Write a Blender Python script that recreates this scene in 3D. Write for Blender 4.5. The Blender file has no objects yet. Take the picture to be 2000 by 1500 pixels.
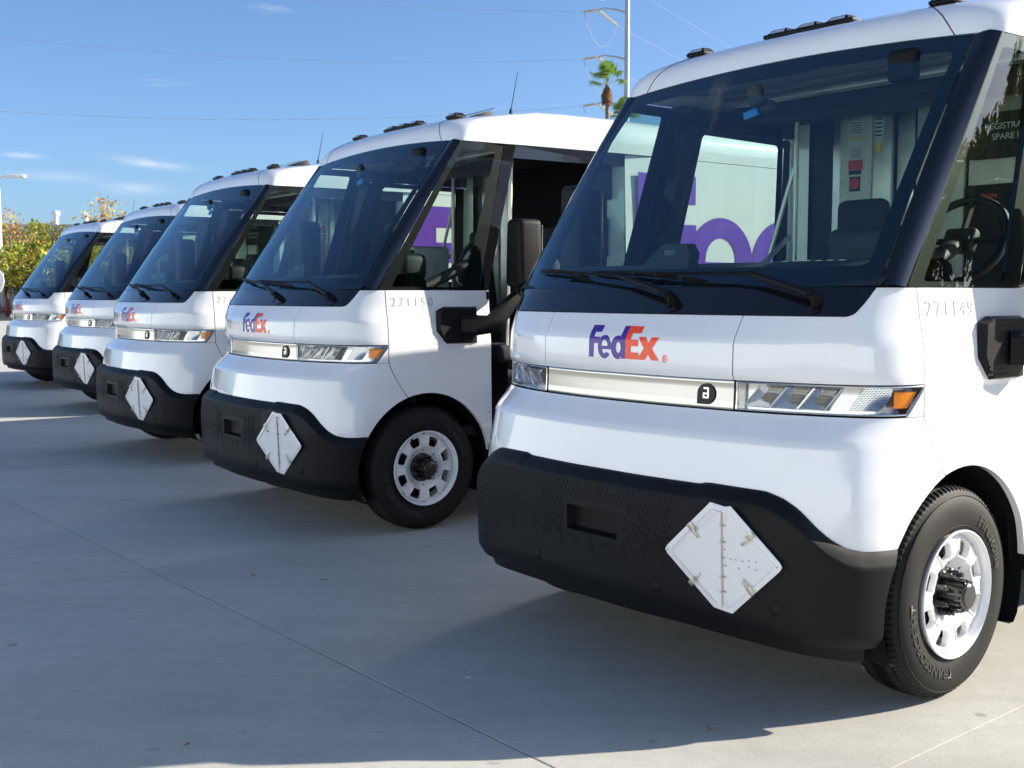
import bpy, bmesh, math, random
from mathutils import Vector, Matrix, noise
R = math.radians
rnd = random.Random(7)
scn = bpy.context.scene
col = scn.collection

# ------------------------------------------------------------------ camera, sky, sun, exposure
cam_d = bpy.data.cameras.new('camera')
cam = bpy.data.objects.new('camera', cam_d)
col.objects.link(cam)
cam.location = (0, 0, 1.3986)
cam.rotation_euler = (R(90 - 4.572), 0, 0)
cam_d.sensor_width = 36
cam_d.lens = 2201.7 / 2000 * 36
cam_d.clip_start = 0.05
cam_d.clip_end = 4000
cam_d.dof.use_dof = True
cam_d.dof.focus_distance = 5.6
cam_d.dof.aperture_fstop = 7.5
scn.camera = cam

SUN_TO = Vector((0.985, 0.150, 0)).normalized() * math.cos(R(26)) + Vector((0, 0, math.sin(R(26))))
world = bpy.data.worlds.new('World')
scn.world = world
world.use_nodes = True
wn, wl = world.node_tree.nodes, world.node_tree.links
bg = wn['Background']
sky = wn.new('ShaderNodeTexSky')
sky.sky_type = 'NISHITA'
sky.sun_disc = False
sky.sun_elevation = R(26)
sky.sun_rotation = math.atan2(SUN_TO.x, SUN_TO.y)
sky.air_density = 0.75
sky.dust_density = 1.4
sky.ozone_density = 5.0
bg.inputs['Strength'].default_value = 0.088
# thin cirrus wisps drawn by direction
tc = wn.new('ShaderNodeTexCoord')
mp = wn.new('ShaderNodeMapping')
mp.inputs['Scale'].default_value = (5.0, 5.0, 26.0)
mp.inputs['Rotation'].default_value = (0.10, -0.09, 0)
wl.new(tc.outputs['Generated'], mp.inputs['Vector'])
n1 = wn.new('ShaderNodeTexNoise')
n1.inputs['Scale'].default_value = 1.0
n1.inputs['Detail'].default_value = 7
n1.inputs['Roughness'].default_value = 0.62
n1.inputs['Distortion'].default_value = 0.5
wl.new(mp.outputs[0], n1.inputs['Vector'])
r1 = wn.new('ShaderNodeMapRange')
r1.inputs['From Min'].default_value = 0.66
r1.inputs['From Max'].default_value = 0.80
r1.inputs['To Max'].default_value = 0.3
wl.new(n1.outputs['Fac'], r1.inputs['Value'])
n2 = wn.new('ShaderNodeTexNoise'); n2.inputs['Scale'].default_value = 3.2; n2.inputs['Detail'].default_value = 8; n2.inputs['Roughness'].default_value = 0.68
m2_ = wn.new('ShaderNodeMapping'); m2_.inputs['Scale'].default_value = (6, 6, 30); wl.new(tc.outputs['Generated'], m2_.inputs['Vector']); wl.new(m2_.outputs[0], n2.inputs['Vector'])
# three small separate wisps (direction, half width, half height)
sumv = r1.outputs[0]
sep = wn.new('ShaderNodeSeparateXYZ')
wl.new(tc.outputs['Generated'], sep.inputs[0])
for (dx, dz, wx, wz, tilt, s) in ((-0.300, 0.108, 0.024, 0.0030, -0.10, 0.5), (-0.312, 0.087, 0.020, 0.0040, -0.02, 0.30),
                                  (-0.392, 0.110, 0.012, 0.0020, 0.0, 0.35), (-0.37, 0.095, 0.03, 0.004, 0, 0.18)):
    def mth(op, a, b=None):
        m = wn.new('ShaderNodeMath'); m.operation = op
        for k, v in enumerate((a, b)):
            if v is None: continue
            if isinstance(v, (int, float)): m.inputs[k].default_value = v
            else: wl.new(v, m.inputs[k])
        return m.outputs[0]
    ax = mth('SUBTRACT', sep.outputs[0], dx)
    az = mth('SUBTRACT', mth('SUBTRACT', sep.outputs[2], dz), mth('MULTIPLY', ax, tilt))
    q = mth('ADD', mth('POWER', mth('ABSOLUTE', mth('DIVIDE', ax, wx)), 2), mth('POWER', mth('ABSOLUTE', mth('DIVIDE', az, wz)), 2))
    g = mth('MULTIPLY', mth('EXPONENT', mth('MULTIPLY', q, -1.0)), s)
    g = mth('MULTIPLY', g, mth('GREATER_THAN', sep.outputs[1], 0.0))
    g = mth('MULTIPLY', g, mth('MULTIPLY', mth('POWER', n2.outputs['Fac'], 2.2), 4.6))
    sumv = mth('ADD', sumv, g)
mx = wn.new('ShaderNodeMix'); mx.data_type = 'RGBA'; mx.clamp_factor = True
wl.new(sumv, mx.inputs['Factor'])
tint = wn.new('ShaderNodeVectorMath'); tint.operation = 'MULTIPLY'; tint.inputs[1].default_value = (0.97, 1.015, 1.03)
wl.new(sky.outputs[0], tint.inputs[0])
wl.new(tint.outputs[0], mx.inputs[6])
mx.inputs[7].default_value = (5.4, 5.5, 5.7, 1)
wl.new(mx.outputs[2], bg.inputs['Color'])

sun_d = bpy.data.lights.new('sun', 'SUN')
sun = bpy.data.objects.new('sun', sun_d)
col.objects.link(sun)
sun_d.energy = 4.5
sun_d.angle = R(0.55)
sun_d.color = (1.0, 0.905, 0.765)
sun.rotation_euler = SUN_TO.to_track_quat('Z', 'Y').to_euler()
sun.location = (30, 5, 20)

scn.view_settings.view_transform = 'Standard'
scn.view_settings.look = 'None'
scn.view_settings.exposure = 1.2
scn.view_settings.gamma = 1
scn.view_settings.use_curve_mapping = False
scn.render.engine = 'CYCLES'
scn.cycles.use_denoising = True
scn.cycles.blur_glossy = 0.0
scn.cycles.caustics_reflective = True
scn.cycles.sample_clamp_indirect = 6.0
scn.cycles.max_bounces = 12
scn.cycles.transparent_max_bounces = 24
scn.cycles.transmission_bounces = 8

# ------------------------------------------------------------------ materials
def nt(name):
    m = bpy.data.materials.new(name)
    m.use_nodes = True
    return m, m.node_tree.nodes, m.node_tree.links, m.node_tree.nodes['Principled BSDF']

def mat(name, c, rough=0.5, metal=0.0, var=0.0, vscale=8.0, bump=0.0, bscale=60.0, coat=0.0, spec=0.5, rvar=0.0, coord='Object', coatr=0.02):
    m, n, l, p = nt(name)
    p.inputs['Base Color'].default_value = (*c, 1)
    p.inputs['Roughness'].default_value = rough
    p.inputs['Metallic'].default_value = metal
    p.inputs['Coat Weight'].default_value = coat
    p.inputs['Coat Roughness'].default_value = coatr
    p.inputs['Specular IOR Level'].default_value = spec
    if var or bump or rvar:
        t = n.new('ShaderNodeTexCoord')
    if var or rvar:
        q = n.new('ShaderNodeTexNoise'); q.inputs['Scale'].default_value = vscale; q.inputs['Detail'].default_value = 6
        l.new(t.outputs[coord], q.inputs['Vector'])
        if var:
            r = n.new('ShaderNodeMapRange'); r.inputs['From Min'].default_value = 0.3; r.inputs['From Max'].default_value = 0.7
            r.inputs['To Min'].default_value = 1 - var; r.inputs['To Max'].default_value = 1 + var
            l.new(q.outputs['Fac'], r.inputs['Value'])
            v = n.new('ShaderNodeVectorMath'); v.operation = 'SCALE'; v.inputs[0].default_value = c
            l.new(r.outputs[0], v.inputs['Scale']); l.new(v.outputs[0], p.inputs['Base Color'])
        if rvar:
            r = n.new('ShaderNodeMapRange'); r.inputs['From Min'].default_value = 0.3; r.inputs['From Max'].default_value = 0.7
            r.inputs['To Min'].default_value = max(0, rough - rvar); r.inputs['To Max'].default_value = rough + rvar
            l.new(q.outputs['Fac'], r.inputs['Value']); l.new(r.outputs[0], p.inputs['Roughness'])
    if bump:
        q = n.new('ShaderNodeTexNoise'); q.inputs['Scale'].default_value = bscale; q.inputs['Detail'].default_value = 4
        l.new(t.outputs[coord], q.inputs['Vector'])
        b = n.new('ShaderNodeBump'); b.inputs['Strength'].default_value = bump; b.inputs['Distance'].default_value = 0.002
        l.new(q.outputs['Fac'], b.inputs['Height']); l.new(b.outputs[0], p.inputs['Normal'])
    return m

M = {}
M['paint'] = mat('white_paint', (0.82, 0.83, 0.84), 0.12, coat=1.0, coatr=0.03, var=0.02, vscale=5, spec=0.5)
M['paint2'] = mat('white_panel', (0.80, 0.81, 0.81), 0.12, coat=1.0, coatr=0.05, var=0.012, vscale=2)
M['under'] = mat('dark_under', (0.006, 0.006, 0.007), 0.9, spec=0.15)
M['plastic'] = mat('black_textured_plastic', (0.0050, 0.0054, 0.0063), 0.50, bump=0.35, bscale=900, var=0.15, vscale=4, spec=0.20)
M['hole_shade'] = mat('hole_shade_black', (0.004, 0.004, 0.004), 0.9)  # black colour that stands in for the shade inside vents and dimples
M['gloss'] = mat('gloss_black', (0.006, 0.006, 0.008), 0.08, coat=0.4, spec=0.6)
M['frit'] = mat('glass_border_black', (0.004, 0.004, 0.005), 0.6, spec=0.2)
M['rubber'] = mat('tyre_rubber', (0.0095, 0.009, 0.0085), 0.66, bump=0.3, bscale=160, var=0.30, vscale=14, spec=0.28)
M['letter_rubber'] = mat('tyre_lettering', (0.026, 0.024, 0.023), 0.55)
M['rim'] = mat('white_steel_wheel', (0.82, 0.82, 0.82), 0.35, coat=0.3, var=0.02)
M['hub'] = mat('hub_black', (0.012, 0.011, 0.010), 0.25, coat=0.3, bump=0.1, bscale=200)
M['chrome'] = mat('satin_chrome', (0.86, 0.85, 0.82), 0.10, 1.0, rvar=0.03, vscale=20)
M['satin'] = mat('satin_strip', (0.47, 0.465, 0.44), 0.14, 1.0)
M['housing'] = mat('lamp_housing', (0.56, 0.56, 0.55), 0.16, 1.0)
M['alu'] = mat('aluminium', (0.62, 0.61, 0.56), 0.38, 1.0, var=0.12, vscale=9, rvar=0.1)
M['alu_pale'] = mat('aluminium_wall', (0.56, 0.56, 0.50), 0.5, 0.35, var=0.10, vscale=7)
M['steel'] = mat('clip_steel', (0.60, 0.56, 0.48), 0.3, 1.0)
M['placard'] = mat('placard_white', (0.78, 0.79, 0.80), 0.35, coat=0.3, var=0.02)
M['purple'] = mat('logo_purple', (0.060, 0.012, 0.28), 0.35, coat=0.3)
M['purple_side'] = mat('side_logo_purple', (0.14, 0.048, 0.44), 0.3, coat=0.5)
M['orange'] = mat('logo_orange', (1.0, 0.072, 0.006), 0.35, coat=0.3)
M['number'] = mat('number_print', (0.43, 0.415, 0.385), 0.5)
M['lamp_dark'] = mat('lamp_projector', (0.055, 0.042, 0.03), 0.25, 0.2)
M['amber'] = mat('amber_lens', (0.95, 0.27, 0.0), 0.15, coat=1.0, bump=0.4, bscale=220)
M['interior'] = mat('cab_interior_grey', (0.018, 0.020, 0.023), 0.7, var=0.2, vscale=5)
M['dash'] = mat('dashboard_dark', (0.014, 0.017, 0.020), 0.6, bump=0.2, bscale=300)
M['seat'] = mat('seat_cloth', (0.02, 0.022, 0.026), 0.8, bump=0.4, bscale=200)
M['headliner'] = mat('headliner_grey', (0.14, 0.15, 0.17), 0.8)
M['blue_tape'] = mat('blue_tape', (0.02, 0.22, 0.65), 0.5)
M['paper'] = mat('paper_label', (0.6, 0.6, 0.55), 0.6)
M['red'] = mat('red_label', (0.62, 0.05, 0.05), 0.5)
M['yellow'] = mat('yellow_label', (0.75, 0.5, 0.04), 0.5)
M['white_print'] = mat('white_print', (0.75, 0.76, 0.76), 0.5)
M['ink'] = mat('black_ink', (0.01, 0.01, 0.01), 0.5)
M['galv'] = mat('galvanised_steel', (0.42, 0.44, 0.45), 0.5, 0.4, var=0.1)
M['insul'] = mat('insulator_cream', (0.60, 0.55, 0.42), 0.35)
M['wire'] = mat('cable_grey', (0.33, 0.33, 0.34), 0.6)
M['bark'] = mat('bark', (0.19, 0.13, 0.09), 0.9, var=0.3, vscale=6)
M['bark_pale'] = mat('bark_pale', (0.34, 0.25, 0.20), 0.9, var=0.3, vscale=6)
M['skirt'] = mat('dead_fronds', (0.24, 0.11, 0.05), 0.9, var=0.3, vscale=6)
M['fence'] = mat('fence_black', (0.012, 0.012, 0.012), 0.6)
M['curb'] = mat('concrete_curb', (0.40, 0.38, 0.34), 0.85, var=0.12)
M['stucco'] = mat('stucco_grey', (0.34, 0.32, 0.31), 0.9, var=0.1, vscale=0.6)
M['hall'] = mat('hall_white', (0.60, 0.67, 0.72), 0.8, var=0.05, vscale=0.3)
M['roofing'] = mat('roof_edge', (0.42, 0.40, 0.37), 0.8)
M['lampwhite'] = mat('lamp_white', (0.75, 0.75, 0.74), 0.4)
M['signred'] = mat('sign_red', (0.55, 0.06, 0.05), 0.5)
M['far_ground'] = mat('far_ground', (0.26, 0.24, 0.20), 0.9, var=0.2, vscale=0.05)
M['clear'] = mat('marker_lens', (0.45, 0.46, 0.5), 0.1, coat=1.0)
M['hedgered'] = mat('red_shrub_leaf', (0.16, 0.03, 0.04), 0.7)
M['yellow_hose'] = mat('yellow_plastic', (0.7, 0.4, 0.02), 0.5)

def leafmat(name, c, tr=0.35):
    m, n, l, p = nt(name)
    oi = n.new('ShaderNodeNewGeometry')
    hs = n.new('ShaderNodeHueSaturation'); hs.inputs['Color'].default_value = (*c, 1)
    r = n.new('ShaderNodeMapRange'); r.inputs['To Min'].default_value = 0.6; r.inputs['To Max'].default_value = 1.5
    l.new(oi.outputs['Random Per Island'], r.inputs['Value']); l.new(r.outputs[0], hs.inputs['Value'])
    r2 = n.new('ShaderNodeMapRange'); r2.inputs['To Min'].default_value = 0.47; r2.inputs['To Max'].default_value = 0.53
    l.new(oi.outputs['Random Per Island'], r2.inputs['Value']); l.new(r2.outputs[0], hs.inputs['Hue'])
    l.new(hs.outputs[0], p.inputs['Base Color'])
    p.inputs['Roughness'].default_value = 0.6
    tl = n.new('ShaderNodeBsdfTranslucent'); l.new(hs.outputs[0], tl.inputs['Color'])
    ms = n.new('ShaderNodeMixShader'); ms.inputs[0].default_value = tr
    l.new(p.outputs[0], ms.inputs[1]); l.new(tl.outputs[0], ms.inputs[2])
    l.new(ms.outputs[0], n['Material Output'].inputs['Surface'])
    return m
M['leaf_green'] = leafmat('leaf_green', (0.24, 0.29, 0.035))
M['leaf_dark'] = leafmat('leaf_dark', (0.085, 0.15, 0.022))
M['leaf_yellow'] = leafmat('leaf_yellow', (0.50, 0.38, 0.06))
M['leaf_orange'] = leafmat('leaf_orange', (0.55, 0.30, 0.10))
M['leaf_palm'] = leafmat('leaf_palm', (0.17, 0.27, 0.05))

def glassmat(name, tint, ior=1.5, rough=0.0, dirt=0.0, refl=(0.95, 0.97, 1.0)):
    m, n, l, p = nt(name)
    n.remove(p)
    fr = n.new('ShaderNodeFresnel')
    gm = n.new('ShaderNodeNewGeometry'); im = n.new('ShaderNodeMix')     # a thin pane reflects alike from both sides
    im.inputs[2].default_value = ior; im.inputs[3].default_value = 1 / ior
    l.new(gm.outputs['Backfacing'], im.inputs[0]); l.new(im.outputs[0], fr.inputs['IOR'])
    tr = n.new('ShaderNodeBsdfTransparent'); tr.inputs['Color'].default_value = (*tint, 1)
    gl = n.new('ShaderNodeBsdfGlossy'); gl.inputs['Roughness'].default_value = rough
    gl.inputs['Color'].default_value = (*refl, 1)
    ms = n.new('ShaderNodeMixShader')
    l.new(fr.outputs[0], ms.inputs[0]); l.new(tr.outputs[0], ms.inputs[1]); l.new(gl.outputs[0], ms.inputs[2])
    out = ms.outputs[0]
    if dirt:
        df = n.new('ShaderNodeBsdfDiffuse'); df.inputs['Color'].default_value = (0.5, 0.5, 0.5, 1)
        t = n.new('ShaderNodeTexCoord'); q = n.new('ShaderNodeTexNoise'); q.inputs['Scale'].default_value = 220; q.inputs['Detail'].default_value = 2
        l.new(t.outputs['Object'], q.inputs['Vector'])
        r = n.new('ShaderNodeMapRange'); r.inputs['From Min'].default_value = 0.72; r.inputs['From Max'].default_value = 0.80; r.inputs['To Max'].default_value = dirt * 8
        l.new(q.outputs['Fac'], r.inputs['Value'])
        q2 = n.new('ShaderNodeTexNoise'); q2.inputs['Scale'].default_value = 2.2; q2.inputs['Detail'].default_value = 5
        l.new(t.outputs['Object'], q2.inputs['Vector'])
        r3 = n.new('ShaderNodeMapRange'); r3.inputs['From Min'].default_value = 0.35; r3.inputs['From Max'].default_value = 0.75; r3.inputs['To Min'].default_value = dirt * 0.2; r3.inputs['To Max'].default_value = dirt
        l.new(q2.outputs['Fac'], r3.inputs['Value'])
        ad = n.new('ShaderNodeMath'); ad.operation = 'ADD'; ad.use_clamp = True
        l.new(r.outputs[0], ad.inputs[0]); l.new(r3.outputs[0], ad.inputs[1])
        m2 = n.new('ShaderNodeMixShader')
        l.new(ad.outputs[0], m2.inputs[0]); l.new(out, m2.inputs[1]); l.new(df.outputs[0], m2.inputs[2])
        out = m2.outputs[0]
    l.new(out, n['Material Output'].inputs['Surface'])
    return m
M['windshield'] = glassmat('windshield_glass', (0.64, 0.82, 0.80), 1.85, dirt=0.003, refl=(0.72, 0.90, 1.0))
M['sideglass'] = glassmat('side_window_glass', (0.66, 0.75, 0.70), 1.36, dirt=0.0010)
M['lens'] = glassmat('headlamp_lens', (0.94, 0.95, 0.96), 1.45)

def reflector_grid():
    m, n, l, p = nt('reflector_grid')
    p.inputs['Base Color'].default_value = (0.8, 0.8, 0.8, 1); p.inputs['Metallic'].default_value = 1; p.inputs['Roughness'].default_value = 0.15
    t = n.new('ShaderNodeTexCoord'); b = n.new('ShaderNodeTexBrick')
    mpn = n.new('ShaderNodeMapping'); mpn.inputs['Rotation'].default_value = (R(90), 0, 0); mpn.inputs['Scale'].default_value = (1, 1, 1)
    l.new(t.outputs['Object'], mpn.inputs['Vector']); l.new(mpn.outputs[0], b.inputs['Vector'])
    b.inputs['Scale'].default_value = 60; b.inputs['Brick Width'].default_value = 0.5; b.inputs['Row Height'].default_value = 0.34; b.inputs['Mortar Size'].default_value = 0.09
    b.inputs['Color1'].default_value = (0.03, 0.03, 0.03, 1); b.inputs['Color2'].default_value = (0.12, 0.12, 0.12, 1); b.inputs['Mortar'].default_value = (0.50, 0.50, 0.50, 1)
    l.new(b.outputs['Color'], p.inputs['Base Color'])
    return m
M['grid'] = reflector_grid()

def concrete(name, base, joint=False):
    m, n, l, p = nt(name)
    g = n.new('ShaderNodeNewGeometry')
    oi = n.new('ShaderNodeObjectInfo')
    def nz(scale, detail=6, rough=0.6, sc=None, dist=0.0):
        q = n.new('ShaderNodeTexNoise'); q.inputs['Scale'].default_value = scale; q.inputs['Detail'].default_value = detail
        q.inputs['Roughness'].default_value = rough; q.inputs['Distortion'].default_value = dist
        if sc:
            mpp = n.new('ShaderNodeMapping'); mpp.inputs['Scale'].default_value = sc; mpp.inputs['Rotation'].default_value = (0, 0, R(37))
            l.new(g.outputs['Position'], mpp.inputs['Vector']); l.new(mpp.outputs[0], q.inputs['Vector'])
        else:
            l.new(g.outputs['Position'], q.inputs['Vector'])
        return q.outputs['Fac']
    def rng(v, a, b, c, d):
        r = n.new('ShaderNodeMapRange'); r.inputs['From Min'].default_value = a; r.inputs['From Max'].default_value = b
        r.inputs['To Min'].default_value = c; r.inputs['To Max'].default_value = d; l.new(v, r.inputs['Value']); return r.outputs[0]
    def mul(a, b):
        k = n.new('ShaderNodeMath'); k.operation = 'MULTIPLY'; l.new(a, k.inputs[0]); l.new(b, k.inputs[1]); return k.outputs[0]
    f = rng(nz(0.55, 8, 0.62), 0.3, 0.7, 0.86, 1.12)
    f = mul(f, rng(nz(1.0, 7, 0.65, (0.5, 3.2, 1), 0.6), 0.3, 0.7, 0.90, 1.08))
    f = mul(f, rng(nz(120, 3, 0.7), 0.25, 0.75, 0.84, 1.16))
    f = mul(f, rng(nz(14, 6, 0.7), 0.3, 0.7, 0.92, 1.07))
    f = mul(f, rng(nz(2.6, 9, 0.75, None, 1.2), 0.60, 0.72, 1.0, 0.84))
    f = mul(f, rng(nz(9, 5, 0.55, (1, 2.5, 1)), 0.66, 0.73, 1.0, 0.74))
    # brushed broom lines
    f = mul(f, rng(nz(1, 4, 0.6, (3.0, 260.0, 1)), 0.3, 0.7, 0.965, 1.035))
    # dark drips
    vd = n.new('ShaderNodeTexVoronoi'); vd.inputs['Scale'].default_value = 1.7; l.new(g.outputs['Position'], vd.inputs['Vector'])
    f = mul(f, rng(vd.outputs['Distance'], 0.025, 0.045, 0.62, 1.0))
    vd = n.new('ShaderNodeTexVoronoi'); vd.inputs['Scale'].default_value = 7.0; l.new(g.outputs['Position'], vd.inputs['Vector'])
    f = mul(f, rng(vd.outputs['Distance'], 0.035, 0.055, 0.80, 1.0))
    # dark hairline cracks
    vo = n.new('ShaderNodeTexVoronoi'); vo.feature = 'DISTANCE_TO_EDGE'; vo.inputs['Scale'].default_value = 0.16
    nn = n.new('ShaderNodeTexNoise'); nn.inputs['Scale'].default_value = 1.4; nn.inputs['Detail'].default_value = 6
    l.new(g.outputs['Position'], nn.inputs['Vector'])
    va = n.new('ShaderNodeVectorMath'); va.operation = 'SCALE'; va.inputs['Scale'].default_value = 0.9
    l.new(nn.outputs['Color'], va.inputs[0])
    vb = n.new('ShaderNodeVectorMath'); l.new(va.outputs[0], vb.inputs[0]); l.new(g.outputs['Position'], vb.inputs[1])
    l.new(vb.outputs[0], vo.inputs['Vector'])
    f = mul(f, rng(vo.outputs['Distance'], 0.0, 0.0008, 0.90, 1.0))
    f = mul(f, rng(oi.outputs['Random'], 0, 1, 0.95, 1.04))
    v = n.new('ShaderNodeVectorMath'); v.operation = 'SCALE'; v.inputs[0].default_value = base
    l.new(f, v.inputs['Scale']); l.new(v.outputs[0], p.inputs['Base Color'])
    p.inputs['Roughness'].default_value = 0.82
    b = n.new('ShaderNodeBump'); b.inputs['Strength'].default_value = 0.35; b.inputs['Distance'].default_value = 0.003
    l.new(nz(170, 4, 0.7), b.inputs['Height'])
    b2 = n.new('ShaderNodeBump'); b2.inputs['Strength'].default_value = 0.15; b2.inputs['Distance'].default_value = 0.004
    l.new(nz(1, 4, 0.6, (3.0, 260.0, 1)), b2.inputs['Height']); l.new(b.outputs[0], b2.inputs['Normal'])
    l.new(b2.outputs[0], p.inputs['Normal'])
    return m
M['concrete'] = concrete('pavement_concrete', (0.44, 0.437, 0.398))
M['joint'] = mat('joint_filler', (0.055, 0.05, 0.042), 0.95)

# ------------------------------------------------------------------ mesh helpers
def mk(name, verts, faces, m, parent=None, smooth=True, angle=32):
    me = bpy.data.meshes.new(name)
    me.from_pydata([tuple(v) for v in verts], [], faces)
    me.validate(); me.update()
    if m is not None:
        for k in (m if isinstance(m, (list, tuple)) else [m]): me.materials.append(k)
    if smooth:
        me.shade_smooth()
        me.set_sharp_from_angle(angle=R(angle))
    o = bpy.data.objects.new(name, me)
    col.objects.link(o)
    if parent: o.parent = parent
    return o

class MB:
    """collects simple solids into one mesh"""
    def __init__(s): s.v = []; s.f = []; s.mi = []
    def add(s, vs, fs, mi=0):
        b = len(s.v); s.v += [Vector(v) for v in vs]; s.f += [tuple(i + b for i in f) for f in fs]; s.mi += [mi] * len(fs); return s
    def box(s, c, d, rot=None, mi=0, bev=0.0):
        hx, hy, hz = d[0] / 2, d[1] / 2, d[2] / 2
        if bev <= 0:
            vs = [Vector((x * hx, y * hy, z * hz)) for x in (-1, 1) for y in (-1, 1) for z in (-1, 1)]
            fs = [(0, 1, 3, 2), (4, 6, 7, 5), (0, 4, 5, 1), (2, 3, 7, 6), (0, 2, 6, 4), (1, 5, 7, 3)]
        else:
            bm = bmesh.new(); bmesh.ops.create_cube(bm, size=1)
            for v in bm.verts: v.co = Vector((v.co.x * d[0], v.co.y * d[1], v.co.z * d[2]))
            bmesh.ops.bevel(bm, geom=list(bm.edges), offset=bev, segments=3, affect='EDGES', profile=0.5)
            bm.verts.ensure_lookup_table()
            vs = [v.co.copy() for v in bm.verts]; fs = [tuple(v.index for v in f.verts) for f in bm.faces]; bm.free()
        if rot is not None: vs = [rot @ v for v in vs]
        return s.add([v + Vector(c) for v in vs], fs, mi)
    def tube(s, pts, r, n=8, mi=0, caps=True):
        pts = [Vector(p) for p in pts]; rr = r if isinstance(r, (list, tuple)) else [r] * len(pts)
        vs = []; fs = []
        up = None
        for i, p in enumerate(pts):
            d = (pts[min(i + 1, len(pts) - 1)] - pts[max(i - 1, 0)]).normalized()
            if up is None: up = Vector((0, 0, 1)) if abs(d.z) < 0.9 else Vector((1, 0, 0))
            a = d.cross(up).normalized(); b = a.cross(d).normalized(); up = b
            for k in range(n):
                t = 2 * math.pi * k / n; vs.append(p + (a * math.cos(t) + b * math.sin(t)) * rr[i])
        for i in range(len(pts) - 1):
            for k in range(n):
                k2 = (k + 1) % n; fs.append((i * n + k, i * n + k2, (i + 1) * n + k2, (i + 1) * n + k))
        if caps: fs += [tuple(range(n))[::-1], tuple((len(pts) - 1) * n + k for k in range(n))]
        return s.add(vs, fs, mi)
    def lathe(s, prof, n=48, axis='x', c=(0, 0, 0), mi=0, sgn=1):
        """prof: (axial, radius)"""
        vs = []; fs = []
        for (a, r) in prof:
            for k in range(n):
                t = 2 * math.pi * k / n
                if axis == 'x': vs.append(Vector((a * sgn, r * math.cos(t), r * math.sin(t))) + Vector(c))
                elif axis == 'z': vs.append(Vector((r * math.cos(t), r * math.sin(t), a)) + Vector(c))
                else: vs.append(Vector((r * math.cos(t), a, r * math.sin(t))) + Vector(c))
        for i in range(len(prof) - 1):
            for k in range(n):
                k2 = (k + 1) % n; fs.append((i * n + k, i * n + k2, (i + 1) * n + k2, (i + 1) * n + k))
        return s.add(vs, fs, mi)
    def build(s, name, m, parent=None, smooth=True, angle=32, fixn=True):
        o = mk(name, s.v, s.f, m, parent, False)
        me = o.data
        for i, p in enumerate(me.polygons):
            if i < len(s.mi): p.material_index = s.mi[i]
        if fixn:
            bm = bmesh.new(); bm.from_mesh(me); bmesh.ops.recalc_face_normals(bm, faces=bm.faces); bm.to_mesh(me); bm.free()
        if smooth: me.shade_smooth(); me.set_sharp_from_angle(angle=R(angle))
        return o

def tag(o, label=None, cat=None, group=None, kind=None):
    if label: o['label'] = label
    if cat: o['category'] = cat
    if group: o['group'] = group
    if kind: o['kind'] = kind
    return o
def empty(name, loc=(0, 0, 0), rz=0, parent=None):
    o = bpy.data.objects.new(name, None); col.objects.link(o); o.location = loc; o.rotation_euler = (0, 0, rz); o.empty_display_size = 0.2
    if parent: o.parent = parent
    return o

def font_mesh(txt, size, offset=0.0, extrude=0.0, spacing=1.0, align='LEFT', shear=0.0):
    cu = bpy.data.curves.new('lettering', 'FONT'); cu.body = txt; cu.size = size; cu.offset = offset; cu.extrude = extrude
    cu.space_character = spacing; cu.align_x = align; cu.shear = shear; cu.resolution_u = 4
    ob = bpy.data.objects.new('lettering', cu); col.objects.link(ob)
    dg = bpy.context.evaluated_depsgraph_get(); dg.update()
    me = bpy.data.meshes.new_from_object(ob.evaluated_get(dg))
    bpy.data.objects.remove(ob); bpy.data.curves.remove(cu)
    return me
def poly_curve_mesh(loops):
    cu = bpy.data.curves.new('outline', 'CURVE'); cu.dimensions = '2D'; cu.fill_mode = 'BOTH'
    for lp in loops:
        sp = cu.splines.new('POLY'); sp.points.add(len(lp) - 1)
        for i, (x, y) in enumerate(lp): sp.points[i].co = (x, y, 0, 1)
        sp.use_cyclic_u = True
    ob = bpy.data.objects.new('outline', cu); col.objects.link(ob)
    dg = bpy.context.evaluated_depsgraph_get(); dg.update()
    me = bpy.data.meshes.new_from_object(ob.evaluated_get(dg))
    bpy.data.objects.remove(ob); bpy.data.curves.remove(cu)
    return me
def map_mesh(name, me, fn, m, parent, cutx=0.0, cuty=(), flip=False):
    bm = bmesh.new(); bm.from_mesh(me)
    xs = [v.co.x for v in bm.verts]
    if cutx:
        x = min(xs) + cutx
        while x < max(xs):
            bmesh.ops.bisect_plane(bm, geom=bm.verts[:] + bm.edges[:] + bm.faces[:], plane_co=(x, 0, 0), plane_no=(1, 0, 0)); x += cutx
    for y in cuty:
        bmesh.ops.bisect_plane(bm, geom=bm.verts[:] + bm.edges[:] + bm.faces[:], plane_co=(0, y, 0), plane_no=(0, 1, 0))
    for v in bm.verts: v.co = fn(v.co.x, v.co.y, v.co.z)
    if flip: bmesh.ops.reverse_faces(bm, faces=bm.faces[:])
    me2 = bpy.data.meshes.new(name); bm.to_mesh(me2); bm.free()
    me2.materials.clear(); me2.materials.append(m)
    bpy.data.meshes.remove(me)
    o = bpy.data.objects.new(name, me2); col.objects.link(o); o.parent = parent
    return o

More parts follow.
